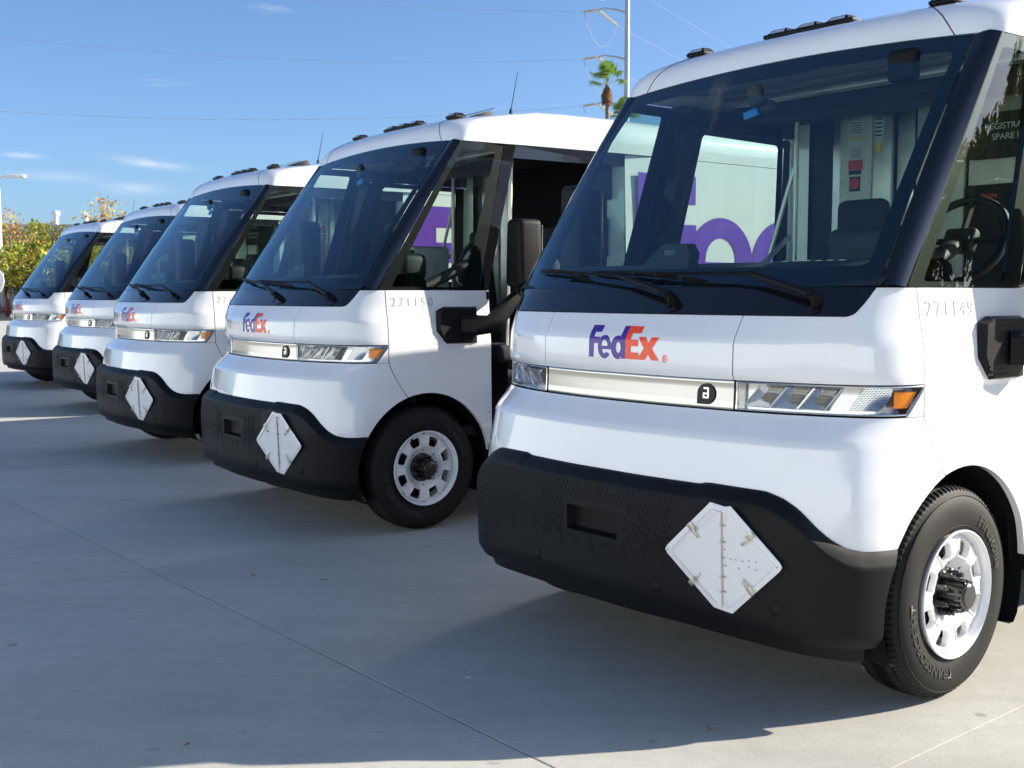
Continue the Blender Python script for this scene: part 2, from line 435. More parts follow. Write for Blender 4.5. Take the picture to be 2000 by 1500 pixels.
# ------------------------------------------------------------------ van body surface S(t, z): t runs round the front from the middle (0) to the cab's rear edge (12)
SIDE = [(0.25, None)]
LV = [
 (0.20, [(0,.70),(.2,.695),(.373,.675),(.482,.66),(.606,.64),(.72,.615),(.82,.575),(.885,.525),(.925,.455),(.945,.36),(.95,.10),(.95,-.13),(.95,-.46)]),
 (0.33, [(0,.745),(.2,.74),(.373,.72),(.482,.705),(.606,.685),(.72,.66),(.828,.617),(.905,.560),(.955,.485),(.985,.38),(.99,.10),(.99,-.13),(.99,-.46)]),
 (0.60, [(0,.752),(.2,.747),(.373,.728),(.482,.712),(.606,.692),(.72,.665),(.830,.622),(.915,.560),(.968,.475),(1.003,.34),(1.009,.10),(1.009,-.13),(1.005,-.46)]),
 (0.765,[(0,.738),(.2,.733),(.373,.714),(.482,.700),(.606,.678),(.72,.650),(.828,.605),(.910,.545),(.962,.455),(.999,.30),(1.004,.10),(1.004,-.13),(1.002,-.46)]),
 (0.917,[(0,.712),(.2,.706),(.373,.688),(.482,.672),(.606,.650),(.72,.620),(.825,.575),(.903,.515),(.952,.43),(.990,.27),(1.0,.10),(1.0,-.13),(1.0,-.46)]),
 (1.004,[(0,.628),(.2,.623),(.373,.607),(.482,.590),(.606,.562),(.72,.523),(.825,.478),(.900,.43),(.952,.365),(.987,.25),(.997,.10),(.998,-.13),(.998,-.46)]),
 (1.104,[(0,.624),(.2,.619),(.373,.603),(.482,.586),(.606,.558),(.72,.519),(.825,.474),(.900,.426),(.952,.362),(.987,.25),(.997,.10),(.998,-.13),(.998,-.46)]),
 (1.124,[(0,.638),(.2,.632),(.373,.616),(.482,.600),(.606,.574),(.72,.538),(.826,.492),(.903,.440),(.953,.370),(.987,.25),(.994,.10),(.995,-.13),(.995,-.46)]),
 (1.238,[(0,.636),(.2,.630),(.373,.613),(.482,.597),(.606,.572),(.72,.538),(.822,.493),(.898,.440),(.947,.368),(.978,.25),(.987,.10),(.988,-.13),(.988,-.46)]),
 (1.328,[(0,.573),(.2,.568),(.373,.556),(.482,.545),(.606,.527),(.72,.502),(.812,.470),(.880,.418),(.927,.345),(.960,.25),(.974,.10),(.978,-.13),(.978,-.46)]),
 (1.424,[(0,.502),(.2,.498),(.373,.487),(.482,.476),(.606,.458),(.72,.434),(.812,.405),(.882,.374),(.920,.320),(.947,.25),(.962,.10),(.968,-.13),(.970,-.46)]),
]
def chaikin(levels, keep_first=True, a=0.22, maxd=0.035):
    out = [levels[0]]
    for i in range(1, len(levels) - 1):
        z0, z, z1 = levels[i - 1][0], levels[i][0], levels[i + 1][0]
        da = min(a * (z - z0), maxd) / (z - z0); db = min(a * (z1 - z), maxd) / (z1 - z)
        def mixl(A, B, k): return (A[0] + (B[0] - A[0]) * k, [(p[0] + (q[0] - p[0]) * k, p[1] + (q[1] - p[1]) * k) for p, q in zip(A[1], B[1])])
        out.append(mixl(levels[i], levels[i - 1], da)); out.append(mixl(levels[i], levels[i + 1], db))
    out.append(levels[-1])
    return out
LV = chaikin(LV, a=0.30, maxd=0.009)
LV = chaikin(LV, a=0.30, maxd=0.003)
def ctrl(P, i):
    if i < 0: x, y = P[min(-i, 12)]; return (-x, y)
    return P[min(i, 12)]
def cr(P, t):
    t = max(-12, min(12, t)); i = int(math.floor(t)); i = min(i, 11); f = t - i
    a, b, c, d = ctrl(P, i - 1), ctrl(P, i), ctrl(P, i + 1), ctrl(P, i + 2)
    if i + 2 > 12: d = (2 * c[0] - b[0], 2 * c[1] - b[1])
    if i - 1 < -12: a = (2 * b[0] - c[0], 2 * b[1] - c[1])
    # centripetal-ish Hermite with chord-scaled tangents keeps uneven spacing smooth
    out = []
    l0 = math.hypot(b[0]-a[0], b[1]-a[1]) + 1e-9; l1 = math.hypot(c[0]-b[0], c[1]-b[1]) + 1e-9; l2 = math.hypot(d[0]-c[0], d[1]-c[1]) + 1e-9
    for k in (0, 1):
        m1 = ((b[k]-a[k]) / l0 * l1 + (c[k]-b[k]) / l1 * l0) / (l0 + l1) * l1
        m2 = ((c[k]-b[k]) / l1 * l2 + (d[k]-c[k]) / l2 * l1) / (l1 + l2) * l1
        f2, f3 = f * f, f * f * f
        out.append((2*f3 - 3*f2 + 1) * b[k] + (f3 - 2*f2 + f) * m1 + (-2*f3 + 3*f2) * c[k] + (f3 - f2) * m2)
    return out
def S0(t, z):
    z = max(LV[0][0], min(LV[-1][0], z))
    for i in range(len(LV) - 1):
        if z <= LV[i + 1][0]: break
    A, B = LV[i], LV[i + 1]; k = (z - A[0]) / (B[0] - A[0])
    a = cr(A[1], t); b = cr(B[1], t)
    return Vector((a[0] + (b[0] - a[0]) * k, a[1] + (b[1] - a[1]) * k, z))
def SN(t, z):
    t0, t1 = max(-12, t - .03), min(12, t + .03)
    dt = S0(t1, z) - S0(t0, z); dz = S0(t, min(z + .006, 1.424)) - S0(t, max(z - .006, .20))
    return dz.cross(dt).normalized()
def S(t, z, off=0.0):
    p = S0(t, z)
    return p + SN(t, z) * off if off else p
def t_of_x(x, z):
    """t on the front for a given x"""
    lo, hi = -10.0, 10.0
    for _ in range(40):
        m = (lo + hi) / 2
        if S0(m, z).x < x: lo = m
        else: hi = m
    return (lo + hi) / 2
def t_of_y(y, z, sgn):
    lo, hi = 5.0, 12.0
    for _ in range(40):
        m = (lo + hi) / 2
        if S0(m, z).y > y: lo = m
        else: hi = m
    return sgn * (lo + hi) / 2
WC = 0.372; AR = 0.447
def arch_z(t):
    z = 0.8
    for _ in range(25):
        y = S0(t, z).y
        if abs(y) >= AR: return 0.0
        z = z * .4 + .6 * (WC + math.sqrt(AR * AR - y * y))
    return z

def fn(v): return v if callable(v) else (lambda *_: v)
def grid_mesh(P, nu, nv, closed_flange=0.012, N=None, skip=None):
    vs = [P(i, j) for j in range(nv + 1) for i in range(nu + 1)]
    W = nu + 1; fs = []
    for j in range(nv):
        for i in range(nu):
            if skip and skip(i, j): continue
            fs.append((j * W + i, (j + 1) * W + i, (j + 1) * W + i + 1, j * W + i + 1))
    if closed_flange:
        loop = [i for i in range(W)] + [j * W + nu for j in range(1, nv + 1)] + [nv * W + i for i in range(nu - 1, -1, -1)] + [j * W for j in range(nv - 1, 0, -1)]
        b = len(vs)
        for k in loop:
            i, j = k % W, k // W
            vs.append(vs[k] - N(i, j) * closed_flange)
        n = len(loop)
        for a in range(n):
            c = (a + 1) % n; fs.append((loop[a], loop[c], b + c, b + a))
    return vs, fs
def patch(name, ta, tb, bands, nt_, m, parent, off=0.0, flange=0.012, tcols=None, skip=None, angle=35):
    """bands: [z0, (n, z1), (n, z2)...] each z a number or f(t); ta/tb numbers or f(z)"""
    ta, tb = fn(ta), fn(tb); zb = [fn(bands[0])]; ns = []
    for n_, z_ in bands[1:]: ns.append(n_); zb.append(fn(z_))
    rows = []
    for k, n_ in enumerate(ns):
        for q in range(n_ + (1 if k == len(ns) - 1 else 0)): rows.append((k, q / n_))
    us = tcols or [i / nt_ for i in range(nt_ + 1)]
    cache = {}
    def tz(i, j):
        if (i, j) in cache: return cache[(i, j)]
        k, v = rows[j]; z = 1.0
        for _ in range(8):
            t = ta(z) + (tb(z) - ta(z)) * us[i]
            a, b = zb[k](t), zb[k + 1](t); z = a + (b - a) * v
        cache[(i, j)] = (t, z); return t, z
    offf = off if callable(off) else (lambda t, z: off)
    def P(i, j): t, z = tz(i, j); return S(t, z, offf(t, z))
    def N(i, j): t, z = tz(i, j); return SN(t, z)
    sk = (lambda i, j: skip(*tz(i, j), *tz(i + 1, j + 1))) if skip else None
    vs, fs = grid_mesh(P, len(us) - 1, len(rows) - 1, flange, N, sk)
    return mk(name, vs, fs, m, parent, True, angle)

# ------------------------------------------------------------------ the van (first copy)
def build_van():
    root = empty('delivery_van')
    # inner dark shell behind the panel gaps
    def arch_or(t, low): return max(low, arch_z(t) + 0.004)
    patch('inner_shell', -11.98, 11.98, [lambda t: arch_or(t, 0.30) + .012, (10, .91), (14, 1.40)], 90, M['under'], root, off=-0.045, flange=0)
    # ---- bumper
    kn = [(0, .762), (2.65, .760), (2.85, .768), (4.6, .762), (5.1, .748), (5.6, .715), (6.1, .662), (6.6, .622), (7.05, .598), (7.6, .587), (8.3, .586), (9.5, .592)]
    def ztop(t):
        t = abs(t)
        for a, b in zip(kn, kn[1:]):
            if t <= b[0]:
                k = (t - a[0]) / (b[0] - a[0]); return a[1] + (b[1] - a[1]) * (k * k * (3 - 2 * k) if a[0] >= 4.6 and a[0] < 4.7 else k)
        return kn[-1][1]
    _zt = [(-9.8 + 19.6 * i / 400) for i in range(401)]
    _zv = [ztop(t) for t in _zt]
    for _ in range(3): _zv = [_zv[0]] + [(_zv[i-1] + _zv[i] + _zv[i+1]) / 3 for i in range(1, 400)] + [_zv[-1]]
    def zt(t):
        k = max(0, min(399.999, (t + 9.8) / 19.6 * 400)); i = int(k); return _zv[i] + (_zv[i+1] - _zv[i]) * (k - i)
    def zbot(t):
        a = abs(t); return 0.318 - 0.05 * min(1, max(0, (a - 1.5) / 7.0)) ** 1.3
    def t_arch(z):
        y = math.sqrt(max(0.0, (AR + .004) ** 2 - (z - WC) ** 2)); return abs(t_of_y(y, max(z, .2), 1))
    def boff(t, z):
        a = abs(t); top = zt(t); w = 0.048
        full = 0.046 - 0.022 * min(1, max(0, (a - 6.0) / 2.5))
        if z > top - w: full = 0.004 + (full - 0.004) * min(1, (top - z) / w) ** 0.75
        b = zbot(t)
        if z < b + .045: full = full - 0.016 * (1 - (z - b) / .045)
        return full
    tcols_abs = sorted(set([round(-9.0 + 18.0 * i / 108, 4) for i in range(109)] + [-.65, .65]))
    tcols_abs = [t for t in tcols_abs if not (0 < abs(abs(t) - .65) < 0.06)]
    us = [(t + 9.0) / 18.0 for t in tcols_abs]
    tA = lambda z: -t_arch(z); tB = lambda z: t_arch(z)
    # u->t is linear in t_arch(z); rescale so that the recess columns stay at |t|=.65
    def band_patch():
        zb = [zbot, lambda t: zbot(t) + .045, lambda t: .528, lambda t: .617, lambda t: zt(t) - .048, zt]
        ns = [3, 6, 4, 5, 6]
        def zlim(f):
            return f
        rows = []
        for k, n_ in enumerate(ns):
            for q in range(n_ + (1 if k == len(ns) - 1 else 0)): rows.append((k, q / n_))
        cache = {}
        def tz(i, j):
            if (i, j) in cache: return cache[(i, j)]
            k, v = rows[j]; u = tcols_abs[i]; z = .5
            for _ in range(10):
                e = t_arch(z)
                t = u if abs(u) < 5 else math.copysign(5 + (abs(u) - 5) / 4.0 * (e - 5), u)
                lo = zb[0](t); hi = zb[-1](t)
                vals = [lo, min(lo + .045, hi)]
                vals += [lo + .045 + (hi - .048 - lo - .045) * (.528 - .363) / (.714 - .363), lo + .045 + (hi - .048 - lo - .045) * (.617 - .363) / (.714 - .363)]
                vals += [hi - .048, hi]
                if abs(t) < 2: vals[2], vals[3] = .528, .617
                z = vals[k] + (vals[k + 1] - vals[k]) * v
            cache[(i, j)] = (t, z); return t, z
        P = lambda i, j: S(*tz(i, j), boff(*tz(i, j)))
        N = lambda i, j: SN(*tz(i, j))
        r0, r1 = 9, 13
        i0 = tcols_abs.index(-.65); i1 = tcols_abs.index(.65)
        vs, fs = grid_mesh(P, len(tcols_abs) - 1, len(rows) - 1, 0.03, N, lambda i, j: i0 <= i < i1 and r0 <= j < r1)
        # recess box
        W = len(tcols_abs); b = len(vs)
        loop = [r0 * W + i for i in range(i0, i1)] + [j * W + i1 for j in range(r0, r1)] + [r1 * W + i for i in range(i1, i0, -1)] + [j * W + i0 for j in range(r1, r0, -1)]
        cx = Vector((0, 0.0, .57))
        for k in loop: q = vs[k].copy(); q.y -= 0.035; q.x *= .93; q.z = .572 + (q.z - .572) * .80; vs.append(q)
        n_ = len(loop)
        for a in range(n_): c = (a + 1) % n_; fs.append((loop[a], loop[c], b + c, b + a))
        fs.append(tuple(b + a for a in range(n_)))
        return mk('bumper', vs, fs, M['plastic'], root, True, 38)
    bumper = band_patch()
    # lower valance under the bumper
    patch('lower_valance', -7.9, 7.9, [lambda t: zbot(t) - .055, (2, lambda t: zbot(t) - .02), (2, lambda t: zbot(t) + .02)], 60, M['plastic'], root,
          off=lambda t, z: 0.002 + .0 * z, flange=0.03)
    # D-shaped embossing of the bumper face + thin black plates painted as vent shade beside the recess
    def dshape(mb, x, z, s, off, h, mi=0, inv=False):
        outl = [(-.5, .5), (.5, .5), (.5, -.05), (.35, -.38), (0, -.5), (-.35, -.38), (-.5, -.05)]
        base = [S(t_of_x(x + a * s, z), z + b * s * 1.1, 0) for a, b in outl]
        nn = [SN(t_of_x(x, z), z)] * 7
        o0 = [p + n_ * off for p, n_ in zip(base, nn)]
        cen = sum(o0, Vector()) / 7
        o1 = [cen + (p - cen) * .86 + nn[0] * h for p in o0]
        vs = o0 + o1; fs = [(a, (a + 1) % 7, 7 + (a + 1) % 7, 7 + a) for a in range(7)] + [tuple(range(7, 14))]
        mb.add(vs, fs, mi)
    em = MB(); ho = MB()
    for row in range(12):
        for cidx in range(-38, 39):
            x = cidx * 0.0235 + (row % 2) * 0.0117; z = .695 - row * 0.0222
            if abs(x) > .90: continue
            t = t_of_x(x, z)
            if z > zt(t) - .062: continue
            if abs(x) < .155 and .512 < z < .632: continue
            edge = .455 + .02 * math.sin(cidx * 1.7) + max(0, .06 - abs(abs(x) - .22) * .35) * -1
            if z < .47 + .05 * abs(math.sin(cidx * .9)) and abs(x) < .6: continue
            if x < -.36: continue
            if 0.15 < abs(x) < .30 and .49 < z < .665 and (row + cidx) % 2 == 0:
                dshape(ho, x, z, .0215, boff(t, z) + .0012, .0008)
            else:
                dshape(em, x, z, .0175, boff(t, z) - .0005, .0022)
    em.build('embossed_pattern', M['plastic'], bumper, True, 20)
    ho.build('vent_shade', M['hole_shade'], bumper, False)  # no openings: the dark inside of each vent is only colour
    for (x, z, r) in ((-.74, .395, .022), (.74, .395, .022), (-.30, .392, .020), (.32, .392, .020)):
        t = t_of_x(x, z); c = S(t, z, boff(t, z)); nrm = SN(t, z); rot = nrm.to_track_quat('Y', 'Z').to_matrix()
        mb = MB(); mb.lathe([(-.004, r * 1.25), (.0015, r * 1.22), (.0015, r * 1.05), (-.001, r * 1.0), (.001, r * .9), (.0035, r * .55), (.004, 0.0001)], 28, 'y')
        mb.v = [rot @ v + c for v in mb.v]; mb.build('parking_sensor', M['plastic'], bumper)
    # ---- white body panels
    G = 0.02
    ts = lambda z: 9.0 + max(0, (1.0 - z)) / .22 * .9 if z < 1.0 else 9.0
    def zlo_body(t):
        return max(zt(t) - .015 if abs(t) < 9.2 else .58, arch_z(t))
    tsm = lambda z: ts(z) - G
    patch('front_fascia', lambda z: -tsm(z), tsm, [zlo_body, (8, .902), (12, .932), (8, 1.001)], 150, M['paint'], root, flange=0.02)
    zh = lambda t: 1.1075
    patch('hood_panel', -3 + G, 3 - G, [zh, (3, 1.117), (3, 1.132), (5, 1.228), (4, 1.25), (6, 1.3245)], 48, M['paint'], root)
    def zcorner(t):
        a = abs(t)
        if a < 6.15: return 1.3245
        if a < 6.5: return 1.3245 + .010 * ((a - 6.15) / .35) ** 2
        if a < 7.0: k = (a - 6.5) / .5; return 1.3345 + .084 * (k ** 1.25)
        return 1.4185
    for sg in (-1, 1):
        a, b = (-9 + G, -3 - G) if sg < 0 else (3 + G, 9 - G)
        tcl = [i / 70 for i in range(71)]
        patch('corner_panel', a, b, [zh, (3, 1.117), (3, 1.132), (5, 1.228), (4, 1.25), (8, zcorner)], 70, M['paint'], root)
        # fender / cab side panel
        f0 = (lambda z: -12.0) if sg < 0 else (lambda z: ts(z) + G)
        f1 = (lambda z: -ts(z) - G) if sg < 0 else (lambda z: 12.0)
        patch('fender', f0, f1, [lambda t: max(.25, arch_z(t)) if arch_z(t) > 0 else .50, (14, .885), (6, .94), (6, 1.10), (4, 1.25), (6, 1.4185)], 44, M['paint'], root, flange=0.025)
        # arch liner: half tunnel
        mb = MB(); n_ = 30; vs = []
        for i in range(n_ + 1):
            an = R(-35) + (math.pi + R(70)) * i / n_
            y, z = math.cos(an) * (AR + .002), WC + math.sin(an) * (AR + .002)
            for x in (.985, .55): vs.append((sg * x, y, max(z, .2)))
        mb.add(vs, [(2 * i, 2 * i + 1, 2 * i + 3, 2 * i + 2) for i in range(n_)])
        mb.add([(sg * .55, math.cos(R(-35) + (math.pi + R(70)) * i / n_) * AR, max(.2, WC + math.sin(R(-35) + (math.pi + R(70)) * i / n_) * AR)) for i in range(n_ + 1)], [tuple(range(n_ + 1))])
        mb.build('wheel_arch_liner', M['under'], root)
    # ---- cowl below the windscreen
    patch('cowl_panel', lambda z: -6.98, lambda z: 6.98, [lambda t: zcorner(t) + .004, (6, 1.4205)], 70, M['gloss'], root, off=0.001, flange=0.015)
    # ---- light bar, badge
    lb = patch('light_bar', -3 + .035, 3 - .035, [1.0075, (2, 1.016), (4, 1.094), (2, 1.1035)], 30, M['satin'], root, off=lambda t, z: -.004 - (.004 if z < 1.01 or z > 1.10 else 0), flange=0.012)
    # badge: black rounded drop with a square-cut letter
    bx, bz, br = -.373, 1.054, .036
    outl = [(bx - br * .0 + br * math.cos(a), bz + br * math.sin(a)) for a in [R(-90 + 270 * i / 26) for i in range(27)]] + [(bx - br, bz - br)]
    outl = [( (x - bx) * -1 + bx, z) for x, z in outl]    # square corner on the viewer's lower left
    me = poly_curve_mesh([outl]); map_mesh('badge', me, lambda x, y, z: S(t_of_x(x, 1.05), y, .0015), M['ink'], lb, cutx=.01, flip=True)
    u = br * .20
    rects = [(-1.3, 2.3, 1.5, 3.1), (.9, -1.4, 1.6, 2.4), (-1.6, -.2, 1.0, .5), (-1.6, -2.1, -.9, .0), (-.9, -2.1, 1.5, -1.4)]
    mb = MB()
    for (x0, y0, x1, y1) in rects:
        q = [(bx - x0 * u, bz + y0 * u), (bx - x1 * u, bz + y0 * u), (bx - x1 * u, bz + y1 * u), (bx - x0 * u, bz + y1 * u)]
        mb.add([S(t_of_x(x, 1.05), z, .0025) for x, z in q], [(0, 1, 2, 3)])
    mb.build('badge_letter', M['chrome'], lb, False)
    # ---- headlights
    for sg in (-1, 1):
        def hp(t, z, off=0.0): return S(sg * t, z, off)
        def tip(v):   # outline end of the lens: slanting tip
            z = 1.0075 + (1.1035 - 1.0075) * v; return 8.45 + .62 * v
        def rect(ta_, tb_, za, zb_, nu, nv, off, slant=0.0, name='x', m=None, par=None, flange=.006, endtip=False):
            def tz(i, j):
                v = j / nv; z = za + (zb_ - za) * v; te = tip((z - 1.0075) / .096) - .06 if endtip else tb_ + slant * v
                t0 = ta_ + slant * v * (0 if endtip else 1); return t0 + (te - t0) * i / nu, z
            o_ = off if callable(off) else (lambda t, z: off)
            P = lambda i, j: hp(*tz(i, j), o_(*tz(i, j))); N = lambda i, j: SN(sg * tz(i, j)[0], tz(i, j)[1])
            vs, fs = grid_mesh(P, nu, nv, flange, N)
            return mk(name, vs, fs, m, par, True)
        # housing tray (chrome, open to the front) then clear cover
        house = rect(3.05, 9, 1.012, 1.099, 40, 6, -0.042, name='headlight', m=M['housing'], par=root, flange=-0.036, endtip=True)
        # bright rim along the edges
        mb = MB()
        for zz, o_ in ((1.0105, -.003), (1.1005, -.003)):
            pts = [hp(3.06 + (tip((zz - 1.0075) / .096) - .08 - 3.06) * i / 30, zz, o_) for i in range(31)]
            mb.tube(pts, .0028, 6)
        mb.tube([hp(3.07, 1.0105 + .09 * i / 4, -.003) for i in range(5)], .0035, 6)
        mb.tube([hp(tip(i / 5) - .08, 1.0105 + .09 * i / 5, -.003) for i in range(6)], .003, 6)
        mb.build('trim', M['chrome'], house)
        # three slanted projector cups
        for k in range(3):
            t0 = 3.27 + k * .78; w = .74; sl = .45
            mb = MB(); zo, zi = (1.022, 1.091), (1.034, 1.088)
            def cup(tc_, zc, off): return hp(tc_, zc, off)
            O = [cup(t0, zo[0], -.006), cup(t0 + w, zo[0], -.006), cup(t0 + w + sl, zo[1], -.006), cup(t0 + sl, zo[1], -.006)]
            I = [cup(t0 + .38, 1.046, -.036), cup(t0 + .64, 1.040, -.036), cup(t0 + .70 + sl * .75, 1.086, -.036), cup(t0 + .40 + sl * .5, 1.086, -.036)]
            mb.add(O + I, [(0, 1, 5, 4), (1, 2, 6, 5), (2, 3, 7, 6), (3, 0, 4, 7)])
            mb.build('reflector_cup', M['housing'], house, True, 15)
            mb = MB(); mb.add([p - SN(sg * t0, 1.05) * .0 for p in I], [(0, 1, 2, 3)]); mb.build('projector', M['lamp_dark'], house, False)
            mb = MB()
            for q in range(6): mb.tube([I[3].lerp(I[2], (q + .5) / 6), I[3].lerp(I[2], (q + .5) / 6).lerp(I[0].lerp(I[1], (q + .5) / 6), .38)], .0011, 4)
            mb.tube([I[3].lerp(I[0], .32), I[2].lerp(I[1], .32)], .0012, 4); cb = mb.build('reflector_comb', M['chrome'], house); cb['kind'] = 'stuff'
            c_ = (I[0] + I[1] + I[2] + I[3]) / 4 + SN(sg * t0, 1.05) * .004
            mb = MB(); rot = SN(sg * t0, 1.05).to_track_quat('Y', 'Z').to_matrix()
            mb.lathe([(0, .014), (.005, .012), (.009, .007), (.011, .0002)], 16, 'y'); mb.v = [rot @ v + c_ for v in mb.v]
            mb.build('lamp_lens', M['lens'], house)
            mb = MB(); mb.tube([O[3], O[0], O[1], O[2]], .0026, 6); mb.build('cup_rim', M['chrome'], house)
        # ribbed reflector and amber turn signal
        mb = MB(); nu, nv = 10, 6; vs = []
        for j in range(nv + 1):
            for i in range(nu + 1):
                v = j / nv; t = 6.25 + .55 * v + (1.15 + .12 * math.sin(v * math.pi)) * i / nu; z = 1.022 + .072 * v
                vs.append(hp(t, z, -.030 + .020 * (i / nu) ** 2))
        mb.add(vs, [(j * 11 + i, j * 11 + i + 1, (j + 1) * 11 + i + 1, (j + 1) * 11 + i) for j in range(nv) for i in range(nu)])
        mb.build('ribbed_reflector', M['grid'], house)
        mb = MB(); vs = []
        for j in range(5):
            for i in range(6):
                v = j / 4; t = 8.02 + (.45 + .34 * v) * i / 5; z = 1.031 + .052 * v; vs.append(hp(t, z, -.012))
        mb.add(vs, [(j * 6 + i, j * 6 + i + 1, (j + 1) * 6 + i + 1, (j + 1) * 6 + i) for j in range(4) for i in range(5)])
        mb.build('turn_signal', M['amber'], house)
        rect(3.03, 9, 1.0078, 1.1033, 40, 6, lambda t, z: .0015, name='lens_cover', m=M['lens'], par=house, flange=0, endtip=True)
        # body-colour filler between the lamp tip and the fender
        def tz2(i, j):
            v = j / 6; z = 1.003 + .1025 * v; a_ = tip((z - 1.0075) / .096) + .0; return a_ + (9.0 - G + .0 - a_) * i / 8, z
        if True:
            vs, fs = grid_mesh(lambda i, j: hp(*tz2(i, j)) if tz2(i, j)[0] <= 9 else hp(9 - G, tz2(i, j)[1]), 8, 6, .01, lambda i, j: SN(sg * tz2(i, j)[0], tz2(i, j)[1]))
            mk('lamp_surround', vs, fs, M['paint'], root)
    # ---- windscreen: ruled between the cowl line and the roof line
    BX, TX = .884, .834
    def ybot(x): return S0(t_of_x(x, 1.4225), 1.4225).y
    _yb = {}
    def WS(u, v, off=0.0):
        k = round(u, 5)
        if k not in _yb: _yb[k] = ybot(u * BX)
        b = Vector((u * BX, _yb[k], 1.4225)); a = Vector((u * TX, -.243 - .026 * u * u, 2.349 - .028 * u * u))
        p = b.lerp(a, v); nrm = Vector((u * .22, .82, .57)).normalized()
        return p + nrm * (.018 * math.sin(math.pi * v) + off)
    vs, fs = grid_mesh(lambda i, j: WS(-1 + 2 * i / 28, j / 18), 28, 18, 0)
    ws = mk('windshield', vs, fs, M['windshield'], root)
    def ring(fn_, outer, inner, n_sub=4):
        vs = []; fs = []; n_ = len(outer)
        for s in range(n_sub + 1):
            for (a, b) in zip(outer, inner): k = s / n_sub; vs.append(fn_(a[0] + (b[0] - a[0]) * k, a[1] + (b[1] - a[1]) * k))
        for s in range(n_sub):
            for i in range(n_): j = (i + 1) % n_; fs.append((s * n_ + i, s * n_ + j, (s + 1) * n_ + j, (s + 1) * n_ + i))
        return vs, fs
    def rrect(x0, y0, x1, y1, r, n_=20, ry=None):
        ry = ry or r; pts = []
        cs = [(x1 - r, y1 - ry, 0), (x0 + r, y1 - ry, 90), (x0 + r, y0 + ry, 180), (x1 - r, y0 + ry, 270)]
        for k, (cx, cy, a0) in enumerate(cs):
            for i in range(5): a = R(a0 + 90 * i / 4); pts.append((cx + r * math.cos(a), cy + ry * math.sin(a)))
            nx = cs[(k + 1) % 4]; a = R(a0 + 90); p = pts[-1]; q = (nx[0] + r * math.cos(a), nx[1] + ry * math.sin(a))
            for i in range(1, n_): pts.append((p[0] + (q[0] - p[0]) * i / n_, p[1] + (q[1] - p[1]) * i / n_))
        return pts
    vs, fs = ring(lambda a, b: WS(a, b, -.004), rrect(-1, 0, 1, 1, .012), rrect(-.945, .075, .945, .925, .03, ry=.03))
    mk('glass_border', vs, fs, M['frit'], ws)
    # ---- A pillars, quarter windows, header, rear posts (mirrored)
    for sg in (-1, 1):
        def pv(x, y, z): return Vector((sg * x, y, z))
        # pillar: strip between screen edge and quarter-window edge
        b0 = WS(sg * 1.0, 0); t0 = WS(sg * 1.0, 1)
        vs = []; n_ = 14
        for j in range(n_ + 1):
            v = j / n_
            a = WS(sg * 1.0, v) + Vector((sg * .006, -.004, 0)); c = pv(.941 - .016 * v, .291 - .578 * v, 1.4205 + .893 * v)
            e = (a + c) / 2 + Vector((sg * .010, .012, .006))
            vs += [a - Vector((0, .012, 0)), a, a.lerp(e, .5) + Vector((sg * .003, .003, 0)), e, e.lerp(c, .5) + Vector((sg * .003, .001, 0)), c, c - Vector((sg * .012, 0, 0))]
        mk('pillar', vs, [(j * 7 + i, j * 7 + i + 1, (j + 1) * 7 + i + 1, (j + 1) * 7 + i) for j in range(n_) for i in range(6)], M['gloss'], root)
        # quarter window
        q = [pv(.943, .286, 1.4215), pv(.968, -.392, 1.4215), pv(.930, -.612, 2.312), pv(.926, -.292, 2.312)]
        def QW(u, v, off=0.0):
            p = (q[0].lerp(q[1], u)).lerp(q[3].lerp(q[2], u), v); return p + Vector((sg * (off + .006 * math.sin(math.pi * u)), 0, 0))
        vs, fs = grid_mesh(lambda i, j: QW(i / 10, j / 10), 10, 10, 0)
        qw = mk('quarter_window', vs, fs, M['sideglass'], root)
        vs, fs = ring(lambda a, b: QW(a, b, -.004), rrect(0, 0, 1, 1, .012), rrect(.105, .02, .83, .945, .03, ry=.02))
        mk('glass_border', vs, fs, M['frit'], qw)
        # door post behind it, lower door jamb edge, header over the door
        mb = MB()
        vs = [pv(.966, -.394, 1.4215), pv(.929, -.614, 2.315), pv(.927, -.70, 2.315), pv(.967, -.462, 1.4215)]
        vs += [v - Vector((sg * .07, 0, 0)) for v in vs]
        mb.add(vs, [(0, 1, 2, 3), (4, 5, 6, 7), (0, 1, 5, 4), (1, 2, 6, 5), (2, 3, 7, 6), (3, 0, 4, 7)])
        mb.build('door_post', M['gloss'], root, False)
        mb = MB()
        vs = [pv(.927, -.70, 2.315), pv(.975, -1.56, 2.315), pv(.975, -1.56, 2.235), pv(.930, -.672, 2.235)]
        vs += [v - Vector((sg * .09, 0, 0)) for v in vs]
        mb.add(vs, [(0, 1, 2, 3), (4, 5, 6, 7), (0, 1, 5, 4), (1, 2, 6, 5), (2, 3, 7, 6), (3, 0, 4, 7)])
        mb.build('door_header', M['gloss'], root, False)
        mb = MB()
        mb.box((sg * .93, -.452, .90), (.09, .02, 1.03)); mb.box((sg * .90, -1.0, .44), (.20, 1.12, .10)); mb.box((sg * .86, -.75, .62), (.04, .60, .30))
        mb.build('door_step', M['under'], root, False)
    # passenger side: closed sliding door with a large window (white below, black frame)
    mb = MB()
    x = .972
    vs = [(x + .02, -.47, .46), (x + .02, -1.55, .46), (x + .012, -1.55, 1.42), (x, -.47, 1.42)]
    vs += [(a - .035, b, c) for a, b, c in vs]
    mb.add(vs, [(0, 1, 2, 3), (4, 5, 6, 7), (0, 1, 5, 4), (1, 2, 6, 5), (2, 3, 7, 6), (3, 0, 4, 7)])
    door = mb.build('side_door', M['paint2'], root, False)
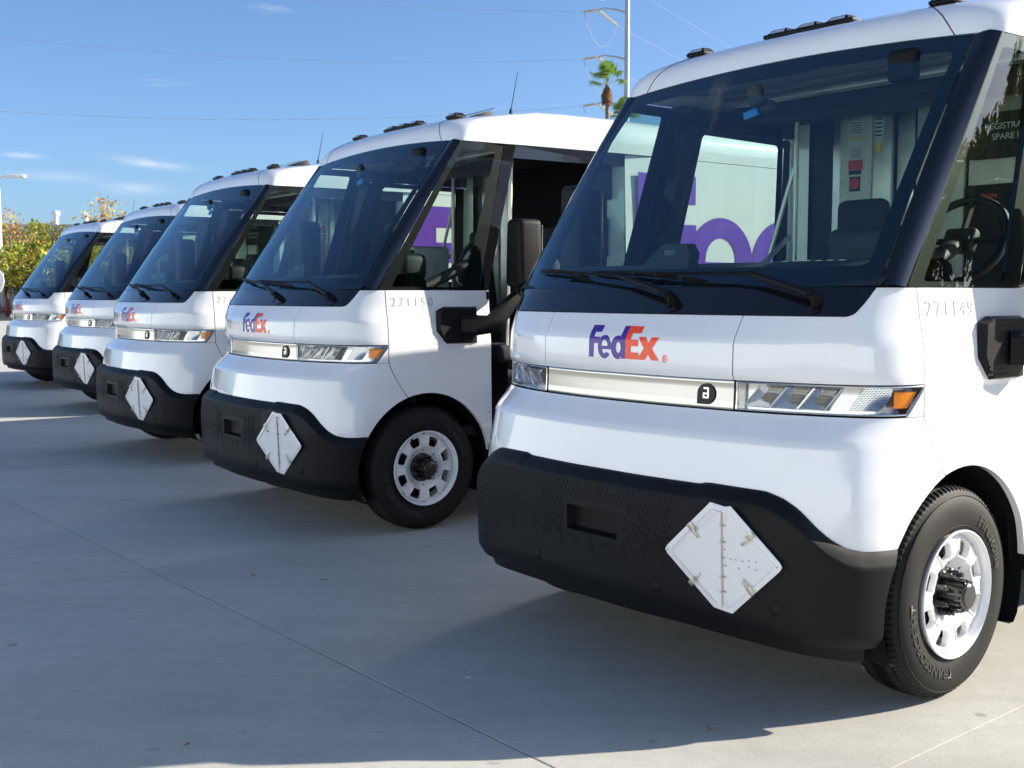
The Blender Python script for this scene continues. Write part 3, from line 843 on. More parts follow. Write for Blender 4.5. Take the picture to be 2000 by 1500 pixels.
    dq = [Vector((.972, -.468, 1.4215)), Vector((.985, -1.552, 1.4215)), Vector((.970, -1.552, 2.23)), Vector((.928, -.690, 2.23))]
    DW = lambda u, v, off=0.0: (dq[0].lerp(dq[1], u)).lerp(dq[3].lerp(dq[2], u), v) + Vector((off, 0, 0))
    vs, fs = ring(lambda a, b: DW(a, b, -.003), rrect(0, 0, 1, 1, .01), rrect(.125, .08, .945, .97, .03, ry=.03)); mk('window_frame', vs, fs, M['frit'], door)
    vs, fs = grid_mesh(lambda i, j: DW(i / 4, j / 4), 4, 4, 0); mk('window_glass', vs, fs, M['sideglass'], door)
    vs, fs = ring(lambda a, b: DW(a, b, -.05), rrect(0, 0, 1, 1, .01), rrect(.135, .09, .935, .96, .03, ry=.03)); mk('inner_frame', vs, fs, M['interior'], door)
    # ---- roof: nested rings running from the front centre round to the rear
    RG = [(-.245, 2.350, .930, 2.317), (-.250, 2.386, .930, 2.38), (-.266, 2.420, .926, 2.44), (-.300, 2.452, .908, 2.488), (-.362, 2.480, .878, 2.524),
          (-.455, 2.502, .83, 2.549), (-.60, 2.527, .76, 2.567), (-.82, 2.553, .62, 2.577), (-1.12, 2.575, .42, 2.584), (-1.5, 2.586, .2, 2.588)]
    REAR = -6.05
    def ringpt(k, s):
        yf, zf, xs, zs = RG[k]; rr = .085 + .03 * k; rr = min(rr, xs * .6)
        def prof(q):   # plan curve, q 0..1 front+corner+side
            segs = [xs - rr, rr * 1.45, 3.2 + 0, 0]
        # columns: 0..12 front straight, 12..22 corner, 22..40 side
        if s <= 12:
            x = (xs - rr) * s / 12; y = yf
        elif s <= 22:
            a = (s - 12) / 10 * math.pi / 2; x = xs - rr + rr * math.sin(a); y = yf - rr + rr * math.cos(a) ; y = yf - rr * .62 * (1 - math.cos(a)) * 1.0
        else:
            y0 = yf - rr * .62; ys = [y0, -.62, -.70, -.90, -1.1, -1.3, -1.5, -1.56, -1.8, -2.2, -2.8, -3.4, -4, -4.5, -5, -5.5, -5.9, -6.0, REAR]
            y = min(y0, ys[int(s - 22)]) ; x = xs
            if y == y0 and s > 22: y = y0 - .001 * (s - 22)
        wid = 1 + .075 * min(1, max(0, (-y - .45) / 1.1)) ** 1.0 * (1 if k < 6 else .3)
        x *= wid
        zfr = zf - .030 * (x / .85) ** 2 * (1 - k / 9)
        b = min(1, max(0, (-y + yf) / .55)); b = b * b * (3 - 2 * b)
        return Vector((x, y - .022 * (x / .834) ** 2 * (1 if s <= 22 else 1) * max(0, 1 - b), zfr + (zs - zfr) * b))
    NR = 41
    vs = []; fs = []
    cols = list(range(-40, 41)); W = len(cols)
    for k in range(len(RG)):
        for s in cols:
            p = ringpt(k, abs(s)); vs.append(Vector((math.copysign(p.x, s) if s else 0, p.y, p.z)))
    for k in range(len(RG) - 1):
        for i in range(W - 1): fs.append((k * W + i, (k + 1) * W + i, (k + 1) * W + i + 1, k * W + i + 1))
    kk = (len(RG) - 1) * W
    for i in range(40): fs.append((kk + i, kk + W - 1 - i, kk + W - 2 - i, kk + i + 1))
    # lower lip turned inwards
    b = len(vs)
    for i in range(W): v = vs[i]; vs.append(Vector((v.x * .97, v.y - .015, v.z - .002)))
    for i in range(W - 1): fs.append((i, i + 1, b + i + 1, b + i))
    roof = mk('roof', vs, fs, M['paint'], root, True, 50)
    # thin dark roof seam near each side of the cap
    for sg in (-1, 1):
        pts = [ringpt(k, 10.8 if k < 9 else 10) for k in range(0, 6)]
        pts = [Vector((sg * p.x, p.y + .0, p.z)) for p in pts] + [Vector((sg * (.76 + .07 * min(1, q / 1.0)), -.5 - q, 2.553 + .012 * min(1, q * 2))) for q in (.15, .4, .8, 2, 4, 5.5)][:1]
        mb = MB(); mb.tube(pts, .0022, 5); mb.build('roof_seam', M['under'], roof)
    # roof marker lights
    def roofz(x, y):
        best = None
        for k in range(len(RG) - 1):
            a, c = ringpt(k, 3), ringpt(k + 1, 3)
            if c.y <= y <= a.y: q_ = (a.y - y) / (a.y - c.y + 1e-9); return a.z + (c.z - a.z) * q_ - .030 * (x / .85) ** 2 * (1 - (k + q_) / 9)
        return 2.586
    def marker(name, xc, hw, n_):
        y = -.455; z = roofz(xc, y); o = None
        mb = MB()
        mb.box((xc, y - .01, z + .006), (hw * 2, .085, .018), bev=.006)
        step = hw * 2 / n_
        for i in range(n_):
            cx = xc - hw + step * (i + .5)
            hz = min(step * .5, .058)
            lo = [(cx - hz, y + .035, z + .008), (cx + hz, y + .035, z + .008), (cx + hz, y - .055, z + .008), (cx - hz, y - .055, z + .008)]
            hi = [(cx - hz * .62, y + .012, z + .032), (cx + hz * .62, y + .012, z + .032), (cx + hz * .62, y - .035, z + .034), (cx - hz * .62, y - .035, z + .034)]
            mb.add(lo + hi, [(0, 1, 5, 4), (1, 2, 6, 5), (2, 3, 7, 6), (3, 0, 4, 7), (4, 5, 6, 7)])
        o = mb.build(name, M['plastic'], root, True, 25)
        for i in range(n_):
            cx = xc - hw + step * (i + .5); hz = min(step * .5, .058) * .66
            mb = MB(); mb.add([(cx - hz, y + .0325, z + .014), (cx + hz, y + .0325, z + .014), (cx + hz * .8, y + .0165, z + .029), (cx - hz * .8, y + .0175, z + .029)], [(0, 1, 2, 3)])
            mb.build('marker_lens', M['clear'], o, False)
    marker('roof_light_bar', 0, .225, 3)
    marker('roof_light', .612, .055, 1)
    marker('roof_light', -.612, .055, 1)
    mb = MB(); xf = -.30
    prof_ = [(-.66, .0, .008), (-.72, .012, .020), (-.80, .032, .026), (-.88, .052, .028), (-.945, .066, .024), (-.955, .05, .022), (-.96, -.01, .03)]
    vs = []
    for (yy, hh, ww) in prof_:
        zb_ = roofz(xf, yy) - .012; vs += [(xf - ww * 1.4, yy, zb_), (xf - ww * .5, yy, zb_ + .012 + hh), (xf + ww * .5, yy, zb_ + .012 + hh), (xf + ww * 1.4, yy, zb_)]
    mb.add(vs, [(i * 4 + k, i * 4 + k + 1, i * 4 + k + 5, i * 4 + k + 4) for i in range(6) for k in range(3)])
    mb.build('antenna_fin', M['plastic'], root)
    mb = MB(); mb.tube([(-.6, -.90, 2.567), (-.6, -.905, 2.60)], [.013, .007], 10); mb.tube([(-.6, -.905, 2.60), (-.602, -.955, 2.838)], [.0035, .0022], 6)
    mb.build('whip_antenna', M['plastic'], root)
    # ---- cargo body
    mb = MB()
    def side_quad(sg):
        vs = []; fs = []; ys = [-1.562 - (6.03 - 1.562) * i / 60 for i in range(61)]
        for y in ys:
            d = abs(y + 4.28); zl = .42 if d > .47 else WC + math.sqrt(max(.0004, .47 ** 2 - d * d)); zl = max(zl, .42)
            xb = .975 + .030 * min(1, (-1.56 - y) / .3)
            for z, x in ((zl, .995), (1.2 if zl < 1.2 else zl, .999), (1.42, .999), (2.313, xb - .005)): vs.append((sg * x, y, z))
        for i in range(60):
            for k in range(3): a = i * 4 + k; fs.append((a, a + 4, a + 5, a + 1))
        mb.add(vs, fs)
    for sg in (-1, 1): side_quad(sg)
    mb.add([(-.995, -6.03, .42), (.995, -6.03, .42), (.999, -6.03, 2.313), (-.999, -6.03, 2.313), (.83, -6.03, 2.565), (-.83, -6.03, 2.565)], [(0, 1, 2, 3), (3, 2, 4, 5)])
    for sg in (-1, 1): mb.add([(sg * .995, -1.56, .42), (sg * .80, -1.56, .42), (sg * .80, -1.56, 2.31), (sg * .972, -1.56, 2.31)], [(0, 1, 2, 3)])
    mb.build('cargo_body', M['paint2'], root, True, 30)
    mb = MB(); mb.box((0, -3.3, .46), (1.7, 5.9, .10)); mb.box((0, -.4, .36), (1.0, 1.5, .12)); mb.box((0, 0, .372), (1.5, .12, .12)); mb.box((0, -4.28, .372), (1.5, .16, .16))
    mb.build('underbody', M['under'], root, False)
    # ---- interior
    mb = MB()
    mb.box((0, -.85, .56), (1.80, 1.75, .06)); mb.box((0, .22, .85), (1.66, .04, .60))
    mb.build('cab_floor', M['interior'], root, False)
    # dashboard
    vs = []; nx = 24
    prof = [(0.0, 1.425), (.05, 1.458), (.30, 1.515), (.45, 1.522), (.52, 1.50), (.56, 1.40), (.50, 1.15), (.44, .75)]
    for i in range(nx + 1):
        u_ = -1 + 2 * i / nx; yb = WS(u_ * .96, 0).y - .012
        for (d, z) in prof: vs.append((u_ * .90, yb - d * (1 - .18 * u_ * u_), z))
    L_ = len(prof)
    fs = [(i * L_ + k, (i + 1) * L_ + k, (i + 1) * L_ + k + 1, i * L_ + k + 1) for i in range(nx) for k in range(L_ - 1)]
    dash = mk('dashboard', vs, fs, M['dash'], root, True, 40)
    mb = MB()
    for k in range(6): mb.box((-.30 - k * .05, .08, 1.520), (.028, .008, .003))
    mb.build('vent_slot', M['steel'], dash, False)
    mb = MB(); mb.box((-.62, -.05, 1.56), (.36, .18, .16), bev=.04); mb.build('instrument_hood', M['dash'], dash, True, 50)
    # sensor pod standing on the dash middle (upright fin)
    mb = MB(); vs = [(.26, .335, 1.47), (-.005, .305, 1.475), (-.02, .30, 1.555), (.01, .295, 1.592), (.125, .295, 1.594)]
    vs += [(a, b - .055, c) for a, b, c in vs]
    mb.add(vs, [(0, 1, 2, 3, 4), (5, 6, 7, 8, 9)] + [(i, (i + 1) % 5, 5 + (i + 1) % 5, 5 + i) for i in range(5)])
    mb.build('dash_pod', M['dash'], dash, True, 30)
    mb = MB(); mb.box((.085, .297, 1.560), (.055, .012, .020)); mb.build('pod_window', M['headliner'], dash, False)
    # steering wheel
    mb = MB(); cw = Vector((-.62, -.60, 1.605)); rw = Matrix.Rotation(R(-62), 3, 'X')
    pts = [cw + rw @ Vector((.185 * math.cos(2 * math.pi * i / 36), .185 * math.sin(2 * math.pi * i / 36), 0)) for i in range(37)]
    mb.tube(pts, .016, 8, caps=False)
    for a in (0, 180, 270): mb.tube([cw, cw + rw @ Vector((.18 * math.cos(R(a)), .18 * math.sin(R(a)), 0))], .014, 6)
    mb.box(cw, (.13, .10, .05), rw, bev=.015); mb.tube([cw, cw + Vector((0, .42, -.18))], .035, 10)
    mb.build('steering_wheel', M['dash'], root, True, 45)
    def seat(xc, yc, ztop):
        mb = MB(); mb.box((xc, yc + .20, 1.02), (.46, .46, .12), bev=.04); mb.box((xc, yc - .06, 1.33), (.44, .12, .62), Matrix.Rotation(R(-8), 3, 'X'), bev=.05)
        o = mb.build('seat', M['seat'], root, True, 50)
        mb = MB(); mb.box((xc, yc - .12, ztop - .09), (.27, .09, .18), bev=.04); mb.build('headrest', M['seat'], o, True, 50)
        mb = MB(); mb.box((xc, yc + .15, .78), (.32, .34, .38)); mb.build('seat_base', M['interior'], o, False)
    seat(-.60, -1.08, 1.84); seat(.27, -1.16, 1.86)
    # bulkhead
    mb = MB(); mb.box((0, -1.60, 1.5), (1.90, .03, 1.9)); mb.build('bulkhead', M['interior'], root, False)
    bk = mb = MB(); mb.box((.45, -1.545, 1.66), (.345, .05, 1.72), bev=.006); pan = mb.build('bulkhead_column', M['alu'], root, True)
    mb = MB(); mb.box((.475, -1.512, 1.70), (.185, .012, 1.45), bev=.003); cov = mb.build('column_cover', M['alu_pale'], pan, True)
    for k in range(7):
        for sx in (-.08, .08):
            mb = MB(); mb.lathe([(0, .006), (.004, .005), (.006, .0002)], 8, 'y', (.475 + sx, -1.506, 1.86 + k * .055)); mb.build('screw', M['steel'], pan)
    def sticker(name, x, z, w, h, m, d=0, par=pan):
        mb = MB(); mb.add([(x - w / 2, -1.504 + d, z - h / 2), (x + w / 2, -1.504 + d, z - h / 2), (x + w / 2, -1.504 + d, z + h / 2), (x - w / 2, -1.504 + d, z + h / 2)], [(0, 1, 2, 3)]); return mb.build(name, m, par, False)
    sticker('warning_label', .472, 2.245, .085, .075, M['paper']); sticker('warning_label', .474, 2.175, .085, .050, M['paper'])
    sticker('warning_label', .474, 2.194, .083, .014, M['yellow'], .001); sticker('warning_label', .472, 2.118, .080, .06, M['paper'])
    sticker('warning_label', .472, 2.060, .086, .050, M['red']); sticker('grab_slot', .474, 2.022, .075, .022, M['ink'])
    sticker('warning_label', .474, 1.963, .066, .076, M['ink'])
    mb = MB(); mb.lathe([(0, .0001), (0, .029)], 28, 'y', (.474, -1.501, 1.965)); mb.build('warning_label', M['red'], pan, False)
    sticker('warning_label', .345, 2.23, .05, .11, M['paper'], -.012); sticker('warning_label', .348, 2.14, .032, .05, M['yellow'], -.012)
    mb = MB()
    for k in range(5):
        for q in range(3): mb.add([(.472 - .036, -1.5025, 2.27 - k * .012), (.472 + .034 - .01 * ((k * 7 + q) % 3), -1.5025, 2.27 - k * .012), (.472 + .034 - .01 * ((k * 7) % 3), -1.5025, 2.274 - k * .012), (.472 - .036, -1.5025, 2.274 - k * .012)], [(0, 1, 2, 3)])
        mb.add([(.472 - .034, -1.5025, 2.14 - k * .011), (.472 + .032, -1.5025, 2.14 - k * .011), (.472 + .032, -1.5025, 2.143 - k * .011), (.472 - .034, -1.5025, 2.143 - k * .011)], [(0, 1, 2, 3)])
        mb.add([(.348 - .02, -1.5145, 2.275 - k * .02), (.348 + .02, -1.5145, 2.275 - k * .02), (.348 + .02, -1.5145, 2.283 - k * .02), (.348 - .02, -1.5145, 2.283 - k * .02)], [(0, 1, 2, 3)])
    mb.build('label_print', M['ink'], pan, False)
    # cargo door leaf and side wall in aluminium
    for (x0, x1, y, z0, z1, m_) in ((.17, .265, -1.57, .9, 2.40, 'alu'), (-.10, .155, -1.565, .7, 2.42, 'alu_pale'), (-.36, -.115, -1.575, .7, 2.42, 'alu_pale')):
        mb = MB(); mb.box(((x0 + x1) / 2, y, (z0 + z1) / 2), (x1 - x0, .03, z1 - z0), bev=.004); mb.build('bulkhead_panel', M[m_], root, True)
    # grab poles
    mb = MB(); mb.tube([(.69, -1.30, .6), (.69, -1.30, 2.40)], .014, 10); mb.build('grab_pole', M['alu'], root)
    mb = MB(); mb.tube([(.72, -1.30, 1.70), (.90, -1.0, 1.35)], .014, 8); mb.tube([(.70, -1.30, 2.05), (.84, -1.22, 1.45)], .012, 8); mb.build('hand_rail', M['alu'], root)
    mb = MB(); mb.tube([(-.80, -.72, 1.0), (-.80, -.76, 2.35)], .014, 10); mb.build('grab_pole', M['alu'], root)
    # headliner, header rail, sun visor shelf, camera, sensor housing
    mb = MB()
    mb.add([(-.80, -.27, 2.29), (.80, -.27, 2.29), (.84, -.62, 2.36), (-.84, -.62, 2.36), (.86, -1.56, 2.47), (-.86, -1.56, 2.47)], [(0, 1, 2, 3), (3, 2, 4, 5)])
    mb.build('headliner', M['headliner'], root, False)
    mb = MB(); mb.box((0, -.86, 2.335), (1.72, .05, .04), bev=.008); mb.box((0, -1.0, 2.39), (1.74, .26, .03)); mb.build('header_rail', M['alu'], root)
    mb = MB(); mb.box((0, -1.22, 2.36), (1.76, .34, .16), bev=.02); mb.build('overhead_console', M['interior'], root)
    mb = MB(); mb.box((.02, -.13, 2.20), (.07, .035, .085), Matrix.Rotation(R(20), 3, 'Y'), bev=.012); mb.box((.0, -.18, 2.16), (.05, .05, .05), bev=.01); dc = mb.build('dash_camera', M['dash'], root, True, 45)
    mb = MB(); mb.box((.065, -.155, 2.135), (.07, .012, .03), Matrix.Rotation(R(12), 3, 'Y')); mb.build('tape_strip', M['blue_tape'], dc, False)
    mb = MB(); mb.box((-.60, -.20, 2.235), (.12, .05, .12), bev=.02); mb.build('rain_sensor', M['frit'], root, True)
    # pouches with print hanging on the bulkhead behind the driver
    mb = MB(); mb.box((-.50, -1.53, 2.135), (.72, .03, .21), bev=.005); po = mb.build('document_pouch', M['interior'], root)
    for txt, z, sz, m_ in (('REGISTRATION &', 2.160, .040, 'white_print'), ('SPARE FUSES', 2.112, .040, 'white_print')):
        me = font_mesh(txt, sz, align='LEFT'); xx = -.215 if 'REG' in txt else -.25
        map_mesh('pouch_print', me, lambda x, y, z_, z=z, xx=xx: Vector((xx - x, -1.5125, z + y)), M[m_], po)
    mb = MB(); mb.box((-.48, -1.53, 1.78), (.70, .03, .26), bev=.005); po2 = mb.build('document_pouch', M['interior'], root)
    me = font_mesh('DG/H', .03); map_mesh('pouch_print', me, lambda x, y, z_: Vector((-.21 - x, -1.5125, 1.845 + y)), M['orange'], po2)
    # ---- wipers
    def wiper(piv, elb, b0, b1):
        def G_(x, z, off):   # point on screen/cowl surface at x,z
            if z < 1.4225: t = t_of_x(x, z); return S(t, z, off)
            v = (z - 1.4225) / .92; return WS(x / (BX + (TX - BX) * v), v, off)
        P0 = G_(*piv, .035); P1 = G_(*elb, .045); Bm = G_((b0[0] + b1[0]) / 2, (b0[1] + b1[1]) / 2, .035)
        mb = MB(); mb.tube([P0, P0.lerp(P1, .5) + Vector((0, .004, .003)), P1], [.014, .011, .010], 8); mb.tube([P1, P1.lerp(Bm, .6), Bm], [.008, .006, .005], 6)
        nrm = Vector((0, .82, .57)); mb.tube([P0 - nrm * .04, P0 + nrm * .012], [.020, .017], 14); mb.tube([P0 + nrm * .012, P0 + nrm * .018], [.010, .009], 10)
        loop = [P0 + Vector((.035 * math.cos(a) + .02, .01, .03 * math.sin(a) - .022)) for a in [R(40 + 200 * i / 10) for i in range(11)]]
        mb.tube(loop, .004, 6)
        w = mb.build('wiper', M['plastic'], root, True, 45)
        mb = MB(); n_ = 10; pts = [G_(b0[0] + (b1[0] - b0[0]) * i / n_, b0[1] + (b1[1] - b0[1]) * i / n_ + .006 * math.sin(math.pi * i / n_), .016 + .006 * math.sin(math.pi * i / n_)) for i in range(n_ + 1)]
        mb.tube(pts, [.004] + [.007] * (n_ - 1) + [.004], 6); mb.tube([p + Vector((0, -.006, -.008)) for p in pts], .003, 4)
        for i in (2, 4, 6, 8): mb.box(pts[i], (.02, .016, .012))
        mb.build('wiper_blade', M['plastic'], w, True, 45)
    wiper((-.15, 1.376), (.13, 1.440), (.74, 1.487), (.36, 1.456))
    wiper((-.715, 1.376), (-.46, 1.443), (.34, 1.475), (-.28, 1.434))
    # ---- mirrors
    for sg in (-1, 1):
        # plate on the fender
        zc = 1.21; P_ = [(-.07, 1.30), (-.12, 1.322), (-.355, 1.322), (-.36, 1.10), (-.135, 1.10), (-.068, 1.18)]
        x0 = .988
        vs = [(sg * x0, y, z) for y, z in P_] + [(sg * (x0 + .028), y * .97 - .006, z) for y, z in [(-.085, 1.295), (-.13, 1.312), (-.345, 1.312), (-.35, 1.11), (-.145, 1.11), (-.083, 1.185)]]
        mb = MB(); mb.add(vs, [(i, (i + 1) % 6, 6 + (i + 1) % 6, 6 + i) for i in range(6)] + [tuple(range(6, 12))])
        mp_ = mb.build('mirror', M['plastic'], root, True, 30)
        mb = MB()
        for r_ in range(11):
            for c_ in range(8):
                y = -.10 - c_ * .018 - (r_ % 2) * .009; z = 1.118 + r_ * .0185
                if y < -.235 or (z > 1.28 and c_ < 1) : continue
                vs = [(sg * (x0 + .0288), y, z), (sg * (x0 + .0288), y - .010, z), (sg * (x0 + .0288), y - .010, z + .007), (sg * (x0 + .0288), y - .005, z + .011), (sg * (x0 + .0288), y, z + .007)]
                mb.add(vs, [(0, 1, 2, 3, 4)])
        mb.build('dimple_shade', M['hole_shade'], mp_, False)  # flat black marks paint the shade inside the plate's hollows
        hx0, hx1, hy, z0, z1 = (1.065, 1.265, -.50, 1.44, 1.845) if sg < 0 else (1.25, 1.45, -.31, 1.52, 1.95)
        hm = ((hx0 + hx1) / 2 - .05, hy - .07, z0)
        # arm
        A_ = [Vector((sg * (x0 + .02), -.25, 1.212)), Vector((sg * (x0 + .085), -.30, 1.212)), Vector((sg * (x0 + .12), -.40, 1.222)), Vector((sg * hm[0], hm[1], z0 - .05)), Vector((sg * hm[0], hm[1], z0 + .01))]
        if sg > 0: A_ = [Vector((x0 + .02, -.22, 1.212)), Vector((x0 + .15, -.25, 1.23)), Vector((x0 + .26, -.33, 1.34)), Vector((hm[0], hm[1], z0 - .04)), Vector((hm[0], hm[1], z0 + .01))]
        mb = MB()
        hw_ = [.060, .060, .058, .036, .03]
        rings = []
        for i, p in enumerate(A_):
            d = (A_[min(i + 1, 4)] - A_[max(i - 1, 0)]).normalized(); side = d.cross(Vector((0, 0, 1)) if abs(d.z) < .95 else Vector((1, 0, 0))).normalized(); up = side.cross(d).normalized()
            w_ = hw_[i]; rings.append([p + side * a * w_ * .62 + up * b * w_ for a, b in ((-1, -.6), (-.6, -1), (.6, -1), (1, -.6), (1, .6), (.6, 1), (-.6, 1), (-1, .6))])
        vs = [q for r_ in rings for q in r_]; mb.add(vs, [(i * 8 + k, i * 8 + (k + 1) % 8, (i + 1) * 8 + (k + 1) % 8, (i + 1) * 8 + k) for i in range(4) for k in range(8)] + [tuple(range(8)), tuple(32 + k for k in range(8))])
        mb.build('mirror_arm', M['plastic'], mp_, True, 30)
        mb = MB(); bm = bmesh.new(); bmesh.ops.create_cube(bm, size=1)
        W_, D_, H_ = hx1 - hx0, .16, z1 - z0
        for v in bm.verts:
            k = 1.0 if v.co.z < 0 else .86
            fy = 1.0 if v.co.y < 0 else .82
            v.co = Vector((v.co.x * W_ * fy * k, v.co.y * D_, v.co.z * H_))
        bmesh.ops.bevel(bm, geom=list(bm.edges), offset=.034, segments=4, affect='EDGES', profile=.55)
        bm.verts.ensure_lookup_table()
        ctr = Vector((sg * (hx0 + hx1) / 2, hy - .08, (z0 + z1) / 2))
        mb.add([v.co + ctr for v in bm.verts], [tuple(v.index for v in f.verts) for f in bm.faces]); bm.free()
        hd = mb.build('mirror_head', M['plastic'], mp_, True, 50)
        mb = MB(); yb = ctr.y - .083
        mb.box((ctr.x, yb, ctr.z + .04), (W_ * .8, .006, H_ * .62), bev=.002); mb.build('mirror_glass', M['chrome'], mp_, True)
    # ---- wheels
    def wheel(xo, yc, sg):
        """xo = x of the tyre's outer wall"""
        w = .222; r = WC
        mb = MB(); mb.lathe([(-.12, .05), (-.12, .17), (-.07, .175), (-.06, .03)], 24); mb.lathe([(-.20, .04), (-.12, .05)], 16)
        drum = mb.build('wheel', M['under'], None)
        # tyre: carcass profile revolved, tread lugs by modulation
        prof = [(-.050, .205), (-.030, .208), (-.012, .222), (-.004, .245), (.0, .275), (-.002, .305), (-.010, .332), (-.018, .343), (-.024, .3475)]
        prof_t = [(-.028, .358, 1), (-.040, .3665, 1), (-.050, .369, 1), (-.0515, .360, 0), (-.0575, .360, 0), (-.059, .370, 2), (-.084, .372, 2), (-.0855, .361, 0), (-.0925, .361, 0), (-.094, .372, 3), (-.128, .372, 3)]
        full = [(a, b, 0) for a, b in prof] + prof_t + [(-w - a + .0, b, c) for a, b, c in prof_t[::-1]] + [(-w - a, b, 0) for a, b in prof[::-1]]
        n_ = 288; vs = []; fs = []
        for (a, b, c) in full:
            for k in range(n_):
                th = 2 * math.pi * k / n_; rr_ = b; aa = a
                if c == 1: rr_ -= .0075 if (k % 3) == 0 else 0.0
                elif c == 2: rr_ -= .004 if ((k + 1) % 4) == 0 else 0.0
                elif c == 3: rr_ -= .0035 if ((k + 2) % 4) == 0 else 0.0
                vs.append((aa, rr_ * math.cos(th), rr_ * math.sin(th)))
        for i in range(len(full) - 1):
            for k in range(n_): k2 = (k + 1) % n_; fs.append((i * n_ + k, i * n_ + k2, (i + 1) * n_ + k2, (i + 1) * n_ + k))
        ty = mk('tyre', vs, fs, M['rubber'], drum, True, 28)
        bm = bmesh.new(); bm.from_mesh(ty.data); bmesh.ops.recalc_face_normals(bm, faces=bm.faces); bm.to_mesh(ty.data); bm.free(); ty.data.set_sharp_from_angle(angle=R(28))
        for (rr_, dd) in ((.3385, .0012), (.236, .0008)):
            mb = MB(); mb.tube([(-.0125 if rr_ > .3 else -.0065, rr_ * math.cos(2 * math.pi * i / 96), rr_ * math.sin(2 * math.pi * i / 96)) for i in range(97)], .0018, 5, caps=False); mb.build('sidewall_ring', M['rubber'], ty)
        # rim barrel + disc
        mb = MB(); mb.lathe([(-.004, .2215), (.004, .2225), (.006, .2185), (.001, .2135), (-.012, .2085), (-.030, .2055), (-.052, .2035), (-.075, .198)], 72)
        mb.lathe([(-.20, .19), (-.075, .198)], 48)
        nseg = 8; npt = 32
        def zr(r_):   # axial profile of the disc
            pts = [(.205, -.040), (.197, -.026), (.180, -.017), (.150, -.014), (.128, -.018), (.112, -.030), (.095, -.044), (.080, -.052)]
            if r_ >= pts[0][0]: return pts[0][1]
            for p, q in zip(pts, pts[1:]):
                if r_ >= q[0]: k = (r_ - q[0]) / (p[0] - q[0]); return q[1] + (p[1] - q[1]) * k
            return pts[-1][1]
        for s in range(nseg):
            th0 = 2 * math.pi * (s + .5) / nseg; ha = math.pi / nseg; ri, ro = .100, .205
            bl = []; hl = []
            for i in range(npt):
                a = 2 * math.pi * (i + .5) / npt
                cx, cy = math.cos(a), math.sin(a); m_ = max(abs(cx), abs(cy)); ux, uy = cx / m_, cy / m_
                bl.append((th0 + ha * uy, (ri + ro) / 2 + (ro - ri) / 2 * ux))
                e = 1 / (abs(cx) ** 6.5 + abs(cy) ** 6.5) ** (1 / 6.5)
                rr_ = .160 + .0275 * cx * e; hw2 = (.033 + .006 * cx) * cy * e
                hl.append((th0 + hw2 / rr_, rr_))
            vs = []; fs = []
            steps = [0, .35, .62, .82, .93, 1.0, 1.0]
            for q, k in enumerate(steps):
                for (b_, h_) in zip(bl, hl):
                    th = b_[0] + (h_[0] - b_[0]) * k; r_ = b_[1] + (h_[1] - b_[1]) * k; x_ = zr(r_)
                    if k >= .82: x_ += {.82: .004, .93: .003, 1.0: -.004}[k]
                    if q == 6: x_ -= .016
                    vs.append((x_, r_ * math.cos(th), r_ * math.sin(th)))
            for q in range(6):
                for i in range(npt): j = (i + 1) % npt; fs.append((q * npt + i, q * npt + j, (q + 1) * npt + j, (q + 1) * npt + i))
            mb.add(vs, fs)
        mb.lathe([(-.0398, .100), (-.052, .080)], 64)
        mb.lathe([(-.040, .205), (-.075, .200)], 64)
        mb.build('rim', M['rim'], drum, True, 42)
        mb = MB(); mb.box((-.006, .19 * math.cos(2.1), .19 * math.sin(2.1)), (.012, .008, .03)); mb.build('valve', M['under'], drum)
        # hub cover and lug nuts
        mb = MB(); mb.lathe([(-.062, .088), (-.050, .087), (-.046, .080), (-.040, .050), (-.020, .050), (.030, .046), (.042, .044), (.046, .038), (.047, .0002)], 40)
        for k in range(14):
            a = 2 * math.pi * k / 14; mb.box((-.002, .049 * math.cos(a), .049 * math.sin(a)), (.070, .012, .010), Matrix.Rotation(a, 3, 'X'))
        hub = mb.build('hub_cover', M['hub'], drum, True, 30)
        for k in range(8):
            a = 2 * math.pi * (k + .5) / 8; mb = MB(); cc = (0, .068 * math.cos(a), .068 * math.sin(a))
            mb.lathe([(-.05, .0155), (-.036, .0155), (-.034, .0125), (-.010, .0120), (-.008, .0085), (.004, .008), (.005, .0002)], 6 if 0 else 12, 'x', cc); mb.build('lug_nut', M['hub'], drum, True, 30)
        # raised lettering
        def arc_text(txt, size, r_, mid_deg, m_, span=None, serif=False):
            me = font_mesh(txt, size, offset=.0014, extrude=.0, spacing=1.10)
            xs = [v.co.x for v in me.vertices]; wd = max(xs) - min(xs); x0_ = min(xs)
            def f(x, y, z):
                a = R(mid_deg) - ((x - x0_) - wd / 2) / r_   # clockwise as seen from outside (outer side looks along +x here)
                rr_ = r_ + y; x_ = .0018 if .252 < rr_ < .312 else .001
                return Vector((x_, rr_ * math.cos(a), rr_ * math.sin(a)))
            map_mesh('sidewall_lettering', me, f, m_, ty, cutx=.012)
        arc_text('TRANSFORCE HT', .047, .258, 222, M['letter_rubber'])
        arc_text('Firestone', .054, .258, 36, M['letter_rubber'])
        drum.parent = root
        drum.location = (xo * 1, yc, WC)
        if sg < 0: drum.rotation_euler = (0, 0, math.pi)
        return drum
    wA = wheel(-.985, 0, -1)
    def place(src, x, y, rz):
        c = src.copy(); col.objects.link(c); c.location = (x, y, WC); c.rotation_euler = (0, 0, rz); c.parent = root
        for ch in src.children:
            d = ch.copy(); col.objects.link(d); d.parent = c
        return c
    place(wA, .985, 0, 0); place(wA, -.985, -4.28, math.pi); place(wA, .985, -4.28, 0)
    # ---- placard holder
    L_, R_, T_, B_ = Vector((-.36, .787, .541)), Vector((-.788, .700, .541)), Vector((-.577, .758, .715)), Vector((-.575, .745, .356))
